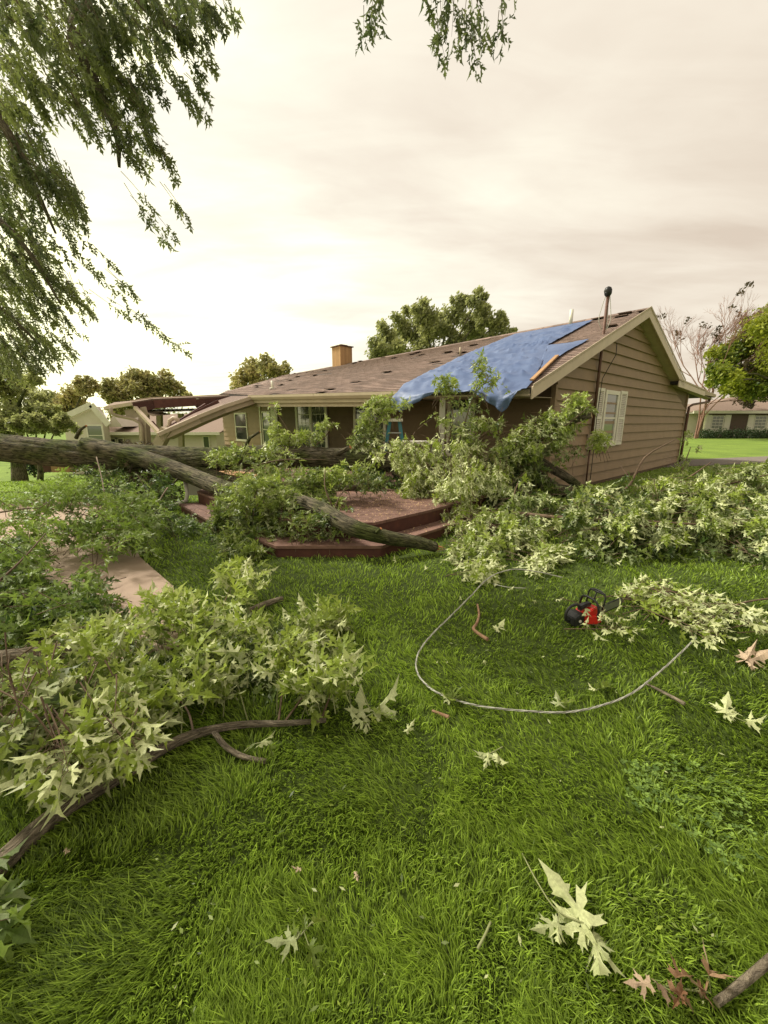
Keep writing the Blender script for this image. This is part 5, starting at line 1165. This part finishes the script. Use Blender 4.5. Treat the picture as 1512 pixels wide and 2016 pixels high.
bar.prism([bm_(x, z) for x, z in P], ay*.006); gb = bar.build('guide_bar', M_['steel'], saw)
b = MB(); ch = [bm_(x, z)+ay*.003 for x, z in P]
for a, c in zip(ch[:-1], ch[1:]):
    n = max(1, int((c-a).length/.013))
    for k in range(n):
        p = a.lerp(c, k/n); q = a.lerp(c, (k+.6)/n); b.bar(p, q, .009, .010, up=tuple(ay))
b.build('chain', M_['black'], saw)

# ---------------------------------------------------------------- neighbours
def nb_right():
    r = thing('neighbour_house', 'low brown brick neighbour house with white shutters behind a clipped hedge', 'house', (36, 44, 0))
    gz_ = 0; Y0 = 43.0; x0 = aty(1365, 850, Y0).x; x1 = x0+22; zt = aty(1400, 812, Y0).z
    z0 = -.15
    # walls as brick courses
    b = MB(); b.box((x0+1.0, Y0, z0), (x1, Y0+9, zt)); b.build('wall', M_['brick'], r)
    b = MB(); b.box((x0-.3, Y0+.6, z0), (x0+.96, Y0+.9, zt)); b.build('side_panel', M_['vinyl'], r)
    b = MB(); b.box((x0+.85, Y0-.3, z0), (x0+1.05, Y0-.1, zt)); b.build('post', M_['white'], r)
    for k in range(22):
        b = MB(); b.box((x0+1.0, Y0-.015, z0+.06+k*.115), (x1, Y0-.0, z0+.06+k*.115+.1)); b.build('brick_course', M_['brick'], r)
    e0 = x0-.9; zr = zt+1.85; pk = aty(1440, 786, Y0+5).x
    pts = [(e0, Y0-.7, zt+.1), (x1+.7, Y0-.7, zt+.1), (x1-4, Y0+5, zr), (pk, Y0+5, zr)]
    b = MB(); b.prism([Vector(p) for p in pts], Vector((0, 0, -.1))); b.prism([Vector((e0, Y0-.7, zt+.1)), Vector((pk, Y0+5, zr)), Vector((e0, Y0+10, zt+.1))], Vector((0, 0, -.1))); b.build('roof', M_['nbroof'], r)
    b = MB(); b.box((e0, Y0-.8, zt-.12), (x1+.7, Y0-.68, zt+.16)); b.build('gutter', M_['white'], r)
    b = MB(); b.box((e0, Y0-.68, zt-.1), (x1+.7, Y0+.0, zt-.06)); b.build('soffit', M_['white'], r)
    for px in (1412, 1496, 1580):
        c = aty(px, 830, Y0).x; w = 1.15; mp = lambda q: Vector((c+q.x, Y0+q.y, .95+q.z+z0+.15))
        window(r, mp, w, 1.25, 4, 3, 'glass2', fw=.08)
        for s in (-1, 1):
            b = MB(); b.box((s*(w/2+.45)-.32, -.09, -.2), (s*(w/2+.45)+.32, -.02, 1.4), mp); b.build('shutter', M_['white'], r)
        b = MB(); b.box((-.8, -.2, -.42), (.8, -.03, -.15), mp); b.build('window_box', M_['white'], r)
nb_right()
def blobmesh(name, spots, mk, par, n, leaf, stretch=(1, 1, 1), tint=(0, 1), shell=.55, wind=None, kind='stuff'):
    """crown of leaf-sized faces spread through the volume of several lobes"""
    V_ = []; T_ = []; tot = sum(s[3]**2 for s in spots)
    for (cx, cy, cz, rr) in spots:
        m = max(20, int(n*rr*rr/tot)); d = rng.normal(size=(m, 3)); d /= np.linalg.norm(d, axis=1)[:, None]
        rad = rr*(shell+(1-shell)*rng.random(m)**.6)*(1+.28*np.sin(d[:, 0]*5+cx)*np.cos(d[:, 2]*6+cy)+.18*rng.normal(size=m))
        p = d*rad[:, None]*np.array(stretch)+np.array([cx, cy, cz])
        cl = np.sin(p[:, 0]*2.3/leaf*.12+1)*np.cos(p[:, 2]*2.1/leaf*.12)
        keep = rng.random(m) < .78+.22*cl; p = p[keep]; d = d[keep]; m = len(p)
        a = rng.normal(size=(m, 3)); a /= np.linalg.norm(a, axis=1)[:, None]
        if wind is not None: a = a*.55+np.array(wind); a /= np.linalg.norm(a, axis=1)[:, None]
        c = np.cross(a, rng.normal(size=(m, 3))); c /= np.linalg.norm(c, axis=1)[:, None]
        s = (leaf*(.6+.8*rng.random(m)))[:, None]
        q = np.stack([p-a*s*.5, p+c*s*.28, p+a*s*.6, p-c*s*.28], 1); V_.append(q.reshape(-1, 3))
        t = tint[0]+(tint[1]-tint[0])*np.clip(rng.random()*.5+rng.random(m)*.55-.05, 0, 1); T_.append(np.repeat(t, 4))
    V_ = np.concatenate(V_); T_ = np.concatenate(T_); F_ = np.arange(len(V_)).reshape(-1, 4)
    return link(name, mesh_np(name, V_, F_, T_), M_[mk], par, kind)
def hedge():
    for i, (px, w_) in enumerate(((1388, 'leftmost'), (1416, 'second from the left'), (1446, 'middle one'), (1476, 'fourth from the left'), (1506, 'rightmost'))):
        c = aty(px, 856, 41.0); r = thing('clipped_shrub', 'dark clipped shrub before the brick house, %s of the row' % w_, 'shrub', (c.x, 41, -.1), 'shrubs before the brick house')
        blobmesh('foliage', [(c.x-.35, 41, .3, .6), (c.x+.35, 41.1, .3, .6)], 'hedge', r, 1500, .12, shell=.7, kind=None)
        b = MB(); b.tube([Vector((c.x, 41, -.15)), Vector((c.x, 41, .4))], .06, 6); b.build('stem', M_['bark_s'], r)
hedge()
def nb_left():
    Y0 = 27.0; gz_ = -1.85
    r = thing('neighbour_house', 'pale vinyl neighbour house with gabled roofs seen behind the fallen trunk', 'house', (-18, Y0, gz_))
    xa, xb = aty(165, 850, Y0).x, aty(425, 850, Y0).x; ze = aty(300, 851, Y0).z
    b = MB(); b.box((xa+.2, Y0+.01, gz_), (xb, Y0+8, ze-.02)); b.build('wall', M_['vinyl'], r)
    k = 0; z = gz_
    while z < ze-.14: b = MB(); b.hexa([Vector(q) for q in ((xa+.2, Y0+.01, z), (xb, Y0+.01, z), (xb, Y0-.03, z), (xa+.2, Y0-.03, z), (xa+.2, Y0+.01, z+.2), (xb, Y0+.01, z+.2), (xb, Y0-.004, z+.2), (xa+.2, Y0-.004, z+.2))]); b.build('siding_board', M_['vinyl'], r); z += .2
    zr = aty(300, 815, Y0+5).z
    b = MB(); b.prism([Vector((xa-.4, Y0-.6, ze)), Vector((xb+.5, Y0-.6, ze)), Vector((xb+.5, Y0+5, zr)), Vector((xa+2.2, Y0+5, zr))], Vector((0, 0, -.08))); b.build('roof', M_['nbroof'], r)
    b = MB(); b.box((xa-.4, Y0-.68, ze-.16), (xb+.5, Y0-.6, ze+.03)); b.build('gutter', M_['white'], r)
    # dormer gable
    g = [aty(211, 841, Y0-.7), aty(241, 840, Y0-.7), aty(222, 817, Y0-.7)]
    b = MB(); b.prism(g, Vector((0, 2.5, 0))); b.build('dormer', M_['vinyl'], r)
    for px, w in ((220, .8), (237, .45)):
        c = aty(px, 870, Y0).x; window(r, lambda q: Vector((c+q.x, Y0+q.y, ze-1.55+q.z)), w, 1.1, 2, 1, 'glass', fw=.08)
    c = aty(407, 870, Y0).x; window(r, lambda q: Vector((c+q.x, Y0+q.y, ze-1.9+q.z)), .35, 1.6, 1, 1, 'glass', fw=.06)
    # gabled wing on the left
    Y1 = 25.8; L0, R0, pk = aty(128, 850, Y1), aty(219, 850, Y1), aty(183, 797, Y1)
    zl = aty(150, 826, Y1).z
    b = MB(); b.prism([Vector((L0.x, Y1, gz_)), Vector((R0.x-.5, Y1, gz_)), Vector((R0.x-.5, Y1, zl-.1)), Vector((pk.x, Y1, pk.z-.1)), Vector((L0.x, Y1, zl))], Vector((0, .6, 0))); b.build('gable_wing', M_['vinyl'], r)
    b = MB(); b.bar(Vector((L0.x-.4, Y1-.15, zl-.12)), pk+Vector((0, -.15, 0)), .35, .1, up=(0, 1, 0)); b.bar(pk+Vector((0, -.15, 0)), Vector((R0.x, Y1-.15, zl-.35)), .35, .1, up=(0, 1, 0)); b.build('rake_trim', M_['white'], r)
    c = pk.x-.1; window(r, lambda q: Vector((c+q.x, Y1+q.y, zl-1.6+q.z)), .9, 1.2, 2, 1, 'glass2', fw=.1)
nb_left()
# low orange shed and hedge beyond the left lawn
sh = thing('garden_shed', 'low orange brown shed box glimpsed under the trunk at the left', 'shed', tuple(aty(120, 928, 21.0)))
c = aty(122, 928, 21.0); b = MB(); b.box((-.55, 0, -.05), (.62, 1, .62), lambda q: Vector((c.x, c.y, c.z))+q); b.build('wall', M_['wood_raw'], sh)
b = MB(); b.box((-1.35, .1, -.05), (-.56, .9, .5), lambda q: Vector((c.x, c.y, c.z))+q); b.build('side_bin', M_['redwood'], sh)
b = MB(); b.box((-1.4, -.05, .62), (.7, 1.05, .68), lambda q: Vector((c.x, c.y, c.z))+q); b.build('roof', M_['nbroof'], sh)
c = aty(62, 905, 22.0); r = thing('clipped_shrub', 'dark square clipped shrub left of the orange shed under the trunk', 'shrub', (c.x, 22, c.z-1)); blobmesh('foliage', [(c.x-.3, 22, c.z-.2, .6), (c.x+.35, 22, c.z-.25, .6), (c.x, 22, c.z+.1, .5)], 'hedge', r, 2200, .12, kind=None)
b = MB(); b.tube([Vector((c.x, 22, c.z-1)), Vector((c.x, 22, c.z))], .06, 6); b.build('stem', M_['bark_s'], r)

# ---------------------------------------------------------------- background trees
def bg_tree(label, spots, Y, base, mk, n, leaf, group=None, wind=None, tint=(0, 1), shell=.35, name='maple_tree', trunk_r=.35, sc=1.0):
    """spots: (px, py, pixel radius) lobes at depth Y; base: px of the trunk foot"""
    S = []
    for k, (x, y, rp) in enumerate(spots):
        p = aty(x, y, Y+rnd.uniform(-.06, .06)*Y); rr = rp*Y/F*.97*sc; S.append((p.x, p.y, p.z, rr*.82))
        for j in range(5):
            d = Vector((rnd.gauss(0, 1), rnd.gauss(0, 1)*.8, rnd.gauss(.15, 1))).normalized()*rr*rnd.uniform(.65, 1.05); q = p+d; S.append((q.x, q.y, q.z, rr*rnd.uniform(.3, .55)))
    bx = aty(base, 850, Y).x; g = ground_z(bx, Y)
    r = thing(name, label, 'tree', (bx, Y, g), group)
    blobmesh('crown', S, mk, r, n, leaf, wind=wind, tint=tint, shell=shell)
    top = max(s[2] for s in S); mid = Vector((bx, Y, g+(top-g)*.42))
    b = MB(); b.tube(dense([Vector((bx, Y, g)), Vector((bx+.1, Y, g+(top-g)*.2)), mid], 3), [trunk_r*(1-.07*i) for i in range(7)], 10, bump=.08); b.build('trunk', M_['bark'], r)
    b = MB()
    for s in S[::6]:
        t = Vector(s[:3]); m = mid.lerp(t, .5)+Vector((0, 0, .3)); b.tube([mid+Vector((0, 0, -.5)), m, t, t+(t-m)*.1], [trunk_r*.4, trunk_r*.22, trunk_r*.1, .02], 6)
    b.build('boughs', M_['bark'], r); return r
bg_tree('windswept maple rising behind the middle of the roof ridge', [(742, 690, 26), (760, 655, 22), (790, 640, 26), (780, 690, 32), (830, 615, 24), (850, 650, 32), (830, 690, 36), (880, 625, 28), (905, 605, 22), (940, 590, 20), (948, 620, 26), (925, 650, 36), (975, 640, 24), (1000, 655, 14), (890, 690, 34), (960, 675, 26), (800, 600+12, 14), (815, 660, 24)], 36, 860, 'far_leaf', 38000, .25, wind=(.5, 0, .55), tint=(.15, 1), shell=.05, sc=.86)
bg_tree('round maple with orange light coloured into its leaves left of the chimney', [(470, 750, 22), (495, 730, 24), (525, 725, 22), (550, 738, 22), (510, 755, 26), (545, 762, 24), (465, 770, 16)], 48, 510, 'far_warm', 9000, .38, wind=(.3, 0, .3), tint=(.15, 1), shell=.2)
bg_tree('broad low green maple behind the collapsed carport', [(225, 775, 24), (255, 758, 24), (290, 756, 26), (325, 758, 24), (350, 768, 20), (300, 785, 30), (240, 795, 28), (370, 785, 12)], 46, 290, 'far_warm', 13000, .36, tint=(.1, .8), shell=.3)
bg_tree('tall green and gold maple at the right edge behind the brick house', [(1500, 640, 38), (1470, 670, 36), (1435, 700, 34), (1500, 720, 48), (1420, 735, 28), (1450, 755, 34), (1540, 680, 60), (1500, 765, 36), (1405, 755, 16), (1560, 620, 50)], 38, 1530, 'far_bright', 42000, .27, wind=(.5, 0, .3), tint=(0, 1), shell=.05, sc=.84)
bg_tree('grey green spruce like tree behind the brick house roof', [(1475, 780, 26), (1500, 775, 26), (1450, 790, 16), (1530, 790, 30)], 56, 1500, 'far_leaf', 7000, .34, tint=(0, .6), name='evergreen_tree')
# nearly bare red twigged tree
def bare_tree():
    Y = 40; bx = aty(1372, 850, Y).x; r = thing('bare_tree', 'thin nearly bare tree with reddish twigs behind the gable corner', 'tree', (bx, Y, 0))
    b = MB(); LV_ = []
    def grow(p, d, L, rad, dep):
        q = p+d*L; m = p.lerp(q, .5)+jit(L*.08); b.tube([p, m, q], [rad, rad*.85, rad*.68], 5, cap=False)
        if dep == 0:
            LV_.append(q); return
        for k in range(3 if dep > 1 else 4):
            grow(q if k else m, (d+jit(.55)+Vector((.18, 0, .12))).normalized(), L*rnd.uniform(.58, .78), rad*.66, dep-1)
    for dx in (-.35, .1, .5):
        grow(Vector((bx+dx*.3, Y, 0)), Vector((dx*.25+.05, 0, 1)).normalized(), 4.5, .09, 6)
    b.build('trunk', M_['red_twig'], r)
    pts = [p for p in LV_ if p.z < aty(1372, 715, Y).z or rnd.random() < .04]
    pts = rnd.sample(pts, min(len(pts), 260)); blobmesh('crown', [(p.x, p.y, p.z, .3) for p in pts], 'plum', r, 1500, .26, tint=(.3, 1))
bare_tree()
# left mid-distance trees
bg_tree('loose green tree at the far left edge above the trunk', [(20, 770, 44), (75, 790, 36), (30, 820, 40), (100, 815, 26), (-30, 760, 60), (0, 840, 30), (60, 745, 22)], 20, 20, 'far_leaf', 15000, .17, tint=(.15, 1), shell=.1, sc=.85)
bg_tree('thin light green tree between the left edge tree and the pale house', [(140, 775, 24), (165, 765, 18), (120, 800, 26), (185, 762, 12), (150, 800, 20)], 30, 140, 'far_warm', 6000, .26, tint=(.1, .9), shell=.2)
bg_tree('dark bushy tree directly above the fallen trunk at the left', [(40, 835, 22), (80, 838, 22), (120, 835, 20), (0, 840, 26), (150, 845, 12)], 14, 60, 'far_leaf', 12000, .10, tint=(.1, .8), sc=.85, name='bushy_tree', trunk_r=.1)
# distant tree line so the horizon is closed
S = []
for k in range(90):
    x = -190+k*4.3; S.append((x, 150+rnd.uniform(-8, 8), rnd.uniform(.5, 3.0), rnd.uniform(3.5, 5.5)))
o = blobmesh('distant_trees', S, 'far_leaf', None, 26000, .9, tint=(0, .7)); tag(o, 'far band of trees closing the horizon behind the houses', 'trees', kind='stuff')

# ---------------------------------------------------------------- standing maple overhead
stand = thing('maple_tree', 'standing maple whose drooping branches hang into the upper left of the picture', 'tree', (-8.2, 4.2, 0))
b = MB(); b.tube(dense([Vector((-8.2, 4.2, -.1)), Vector((-8.1, 4.3, 2)), Vector((-7.9, 4.4, 5)), Vector((-7.4, 4.5, 8)), Vector((-7.0, 4.4, 11))], 8), [.42-.008*i for i in range(33)], 24, bump=.08); b.build('trunk', M_['bark'], stand)
def D(x, y, dist): r = ray(x, y).normalized(); return O+r*dist
b = MB()
for c, r0, r1 in (([Vector((-7.6, 4.4, 7)), Vector((-5.0, 4.6, 8.0)), D(120, -60, 7.4), D(152, 80, 7), D(185, 165, 6.9), D(228, 255, 6.8), D(235, 330, 6.8)], .16, .014),
                  ([Vector((-7.9, 4.4, 5.2)), D(-120, 150, 7.6), D(0, 240, 7.2), D(60, 350, 7), D(110, 460, 6.9)], .08, .012),
                  ([Vector((-7.9, 4.4, 4.4)), D(-160, 330, 7.6), D(-20, 420, 7.2), D(60, 500, 7), D(120, 600, 6.9)], .07, .01),
                  ([Vector((-7.5, 4.4, 7.6)), D(60, -150, 7.4), D(220, -60, 7.0), D(300, 30, 6.8), D(380, 70, 6.7)], .08, .012),
                  ([Vector((-8.0, 4.3, 3.9)), D(-160, 520, 7.8), D(-10, 600, 7.5), D(80, 680, 7.4)], .06, .01),
                  ([Vector((-7.4, 4.4, 8.2)), Vector((-3.5, 4.0, 9.2)), D(600, -260, 6.8), D(740, -120, 6.0), D(860, -40, 5.7)], .12, .012)):
    b.tube(dense(c, 5), [r0+(r1-r0)*i/(5*(len(c)-1)) for i in range(5*(len(c)-1)+1)], 8, bump=.05)
b.build('boughs', M_['bark_s'], stand)
B = branch('leafy_twigs', stand, parts=300, mk='leaf_up', lo=False); uk = dict(size=.108, nl=11, flip=.3, droop=.65, tint=(.0, .7), petiole=False, minz=1, spread=.75, r=.004)
def hang(poly, n, dist, L=(50, 110), ang=(38, 72), **k2):
    for (x, y) in samples(poly, n):
        a = R(rnd.uniform(*ang)); l = rnd.uniform(*L); d = rnd.uniform(*dist); k = dict(uk, **k2)
        x0 = x-math.cos(a)*l; y0 = y-math.sin(a)*l
        spray(B['ls'], B['tw'], D(x0, y0, d+.12), D(x, y, d), **k)
hang([(0, 10), (150, 0), (190, 60), (220, 140), (200, 230), (140, 240), (60, 250), (0, 240)], 118, (6.2, 8.4), tint=(.1, .9))
hang([(150, 0), (300, 0), (330, 60), (330, 130), (300, 190), (220, 180), (170, 100)], 60, (6.2, 8.0))
hang([(290, 0), (400, 0), (445, 35), (420, 50), (400, 70), (330, 110)], 34, (6.2, 7.4))
for t in ((468, 42), (440, 55), (422, 40), (415, 95), (418, 138), (400, 150), (404, 190), (408, 236), (385, 215), (370, 190), (330, 200), (350, 160), (310, 170)):
    hang([(t[0]-12, t[1]-12), (t[0], t[1]-14), (t[0], t[1]), (t[0]-10, t[1])], 2, (6.3, 6.9), (45, 75), (40, 66), nl=8)
hang([(180, 170), (300, 180), (300, 250), (330, 300), (290, 330), (240, 300), (150, 260)], 44, (6.2, 7.6))
for t in ((285, 225), (330, 320), (345, 350), (308, 300), (288, 340), (270, 330)): hang([(t[0]-8, t[1]-8), (t[0]+2, t[1]-8), (t[0], t[1])], 2, (6.4, 6.8), (50, 80), (50, 66), nl=8)
for t in ((372, 440), (355, 420), (350, 475), (335, 488), (315, 455), (300, 420), (290, 440)): hang([(t[0]-6, t[1]-8), (t[0]+4, t[1]-6), (t[0], t[1])], 1, (6.4, 6.7), (60, 110), (46, 58), nl=7, start=.45)
hang([(0, 230), (80, 240), (100, 290), (60, 330), (0, 320)], 18, (6.6, 8))
hang([(60, 330), (100, 350), (150, 360), (175, 420), (165, 470), (110, 450), (60, 420), (0, 400), (0, 340)], 58, (6.4, 7.8))
hang([(0, 420), (100, 450), (160, 490), (120, 560), (0, 560)], 44, (6.6, 8.0))
hang([(0, 540), (110, 540), (170, 580), (195, 640), (150, 660), (60, 640), (0, 640)], 56, (6.8, 8.4), tint=(.1, .8))
hang([(0, 640), (100, 660), (150, 690), (130, 720), (0, 760)], 56, (7.2, 9.0), tint=(.1, .9))
for t in ((225, 530), (210, 560), (262, 575), (272, 588), (240, 585), (250, 625), (285, 640), (310, 655), (345, 685), (362, 697), (195, 500), (185, 540), (300, 640)): hang([(t[0]-6, t[1]-6), (t[0]+3, t[1]-5), (t[0], t[1])], 1, (6.6, 7.0), (55, 90), (30, 48), nl=8, start=.4, size=.11)
# hanging sprigs at the top centre
for t in ((728, 45), (720, 85), (735, 70), (730, 10), (740, 20)): hang([(t[0]-8, t[1]-8), (t[0]+8, t[1]-6), (t[0], t[1])], 1, (5.6, 5.9), (60, 90), (85, 105), nl=7, tint=(0, .4))
for t in ((870, 60), (858, 90), (875, 120), (890, 75), (910, 60), (935, 140), (930, 115), (915, 95), (950, 80), (980, 100), (985, 75), (960, 60), (900, 30), (870, 20), (930, 30), (1000, 5), (850, 10)): hang([(t[0]-8, t[1]-8), (t[0]+8, t[1]-6), (t[0], t[1])], 1, (5.5, 5.8), (55, 90), (55, 100), nl=7, tint=(0, .4))
finish(B)

# ---------------------------------------------------------------- grass
def vnoise(x, y, s, seed):
    g = np.random.default_rng(seed).random((256, 256)); xi = x*s+100; yi = y*s+100; a = np.floor(xi).astype(int); b_ = np.floor(yi).astype(int); fx = xi-a; fy = yi-b_
    fx = fx*fx*(3-2*fx); fy = fy*fy*(3-2*fy); g0 = g[a % 256, b_ % 256]; g1 = g[(a+1) % 256, b_ % 256]; g2 = g[a % 256, (b_+1) % 256]; g3 = g[(a+1) % 256, (b_+1) % 256]
    return (g0*(1-fx)+g1*fx)*(1-fy)+(g2*(1-fx)+g3*fx)*fy
def inpoly_np(x, y, P):
    c = np.zeros(len(x), bool); j = len(P)-1
    for i in range(len(P)):
        xi, yi = P[i]; xj, yj = P[j]; cond = ((yi > y) != (yj > y)) & (x < (xj-xi)*(y-yi)/((yj-yi)+1e-12)+xi); c ^= cond; j = i
    return c
def grass():
    N = 520000; u = rng.random(N); Y0, Y1 = .35, 15.0; k = -.55
    Y = (Y0**k+(Y1**k-Y0**k)*u)**(1/k); X = (rng.random(N)*2-1)*(1.22*Y+.9); Y = Y-.15
    n1 = vnoise(X, Y, 2.2, 1); n2 = vnoise(X, Y, 7, 2); n3 = vnoise(X, Y, .6, 3); n4 = vnoise(X, Y, 16, 5)
    keep = rng.random(N) < .45+.8*n4
    H_ = [tuple((C0+U*a+V*b_)[:2]) for a, b_ in ((0, 0), (19.4, 0), (19.4, 10.3), (0, 10.3))]
    ccc = [(-2.08, 3.62), (-2.9, 4.45), (-3.9, 5.7), (-5.4, 7.4), (-7.2, 8.4), (-8.0, 7.2), (-6.4, 6.0), (-5.0, 4.95), (-3.62, 3.9), (-2.95, 3.2), (-2.55, 2.45), (-1.9, 2.1), (-1.45, 2.6)]
    for P in (H_, UP, LO+[(1, 8), (-2, 8)], ccc): keep &= ~inpoly_np(X, Y, P)
    X, Y, n1, n2, n3, n4 = (a[keep] for a in (X, Y, n1, n2, n3, n4)); N = len(X); D_ = np.hypot(X, Y)
    Z = np.array([ground_z(a, b_) for a, b_ in zip(X, Y)])
    h = (.020+.032*rng.random(N))*(.7+.7*n2)*(1+.25*np.clip(D_/8, 0, 1)); w = (.0012+.0008*rng.random(N))*(1+D_*.45)
    an = rng.random(N)*6.283; la = n1*9+n2*3+rng.normal(size=N)*.8; lean = h*(.35+.9*rng.random(N))
    dx, dy = np.cos(an)*w, np.sin(an)*w; lx, ly = np.cos(la)*lean, np.sin(la)*lean
    # the mown lawn lies over towards the lower left
    lx = lx-.25*h; ly = ly-.1*h
    o = np.stack([X, Y, Z-.003], 1); A = o+np.stack([dx, dy, 0*dx], 1); B_ = o-np.stack([dx, dy, 0*dx], 1)
    M2 = o+np.stack([lx*.35, ly*.35, h*.6], 1); Cc = M2+np.stack([dx, dy, 0*dx], 1)*.8; Dd = M2-np.stack([dx, dy, 0*dx], 1)*.8
    T = o+np.stack([lx, ly, h*(1-.25*rng.random(N))], 1)
    Vv = np.stack([A, B_, Cc, Dd, T], 1).reshape(-1, 3); b0 = (np.arange(N)*5)[:, None]
    F1 = b0+np.array([0, 1, 3]); F2 = b0+np.array([0, 3, 2]); F3 = b0+np.array([2, 3, 4]); Ff = np.concatenate([F1, F2, F3])
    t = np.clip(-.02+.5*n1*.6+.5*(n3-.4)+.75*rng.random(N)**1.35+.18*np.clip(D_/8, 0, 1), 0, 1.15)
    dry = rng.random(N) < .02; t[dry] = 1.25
    Tn = np.stack([t*.55, t*.55, t*.9, t*.9, t], 1).ravel()  # roots tinted darker: shade between the blades put into the colour
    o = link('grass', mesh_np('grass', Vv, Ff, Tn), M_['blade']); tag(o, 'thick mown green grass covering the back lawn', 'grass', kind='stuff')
grass()
# shreds of leaf and bark left by the sawing
Vv = []; Ff = []; Tt = []
for k in range(520):
    px, py = rnd.uniform(300, 1512), rnd.uniform(1090, 1990)
    if rnd.random() < .6: px, py = rnd.gauss(1000, 230), rnd.uniform(1090, 1420)
    p = atz(px, py, rnd.uniform(.02, .045))
    if inpoly(p.x, p.y, UP) or inpoly(p.x, p.y, LO+[(1, 8), (-2, 8)]): continue
    s_ = rnd.uniform(.004, .016); a = rnd.uniform(0, 6.28); c = Vector((math.cos(a), math.sin(a), rnd.uniform(-.3, .4)))*s_; e = Vector((-math.sin(a), math.cos(a), rnd.uniform(-.3, .3)))*s_*.35
    i = len(Vv); Vv += [tuple(p-c), tuple(p+e), tuple(p+c), tuple(p-e)]; Ff.append((i, i+1, i+2, i+3) if rnd.random() < .2 else (i+3, i+2, i+1, i)); Tt += [rnd.random()]*4
tag(link('lawn_litter', mesh_np('lawn_litter', np.array(Vv), np.array(Ff), np.array(Tt)), M_['leaf']), 'tiny shreds of leaf and bark strewn through the grass', 'litter', kind='stuff')
# clover patch at the right
def clover():
    Vv = []; Ff = []; Tt = []
    for (x, y) in samples([(1215, 1500), (1330, 1480), (1470, 1560), (1500, 1700), (1440, 1740), (1350, 1640), (1240, 1590)], 260)+samples([(1235, 1510), (1300, 1500), (1300, 1560), (1240, 1560)], 60):
        p = atz(x, y, rnd.uniform(.02, .045)); a0 = rnd.uniform(0, 6); s = rnd.uniform(.007, .012); t = rnd.random()
        for k in range(3):
            a = a0+k*2.094; d = Vector((math.cos(a), math.sin(a), .25)); e = Vector((-math.sin(a), math.cos(a), 0)); i = len(Vv)
            for q in (p, p+d*s*.6+e*s*.55, p+d*s*1.2+e*s*.3, p+d*s*1.2-e*s*.3, p+d*s*.6-e*s*.55): Vv.append(tuple(q)); Tt.append(t)
            Ff += [(i, i+4, i+3), (i, i+3, i+2), (i, i+2, i+1)]
    o = link('clover', mesh_np('clover', np.array(Vv), np.array(Ff)[:, ::-1], np.array(Tt)), M_['clover']); tag(o, 'patch of small round clover leaves in the grass at the right', 'clover', kind='stuff')
clover()
for o in list(bpy.data.objects):
    if o.type == 'EMPTY' and o.parent and 'label' in o and not o['label']: del o['label']
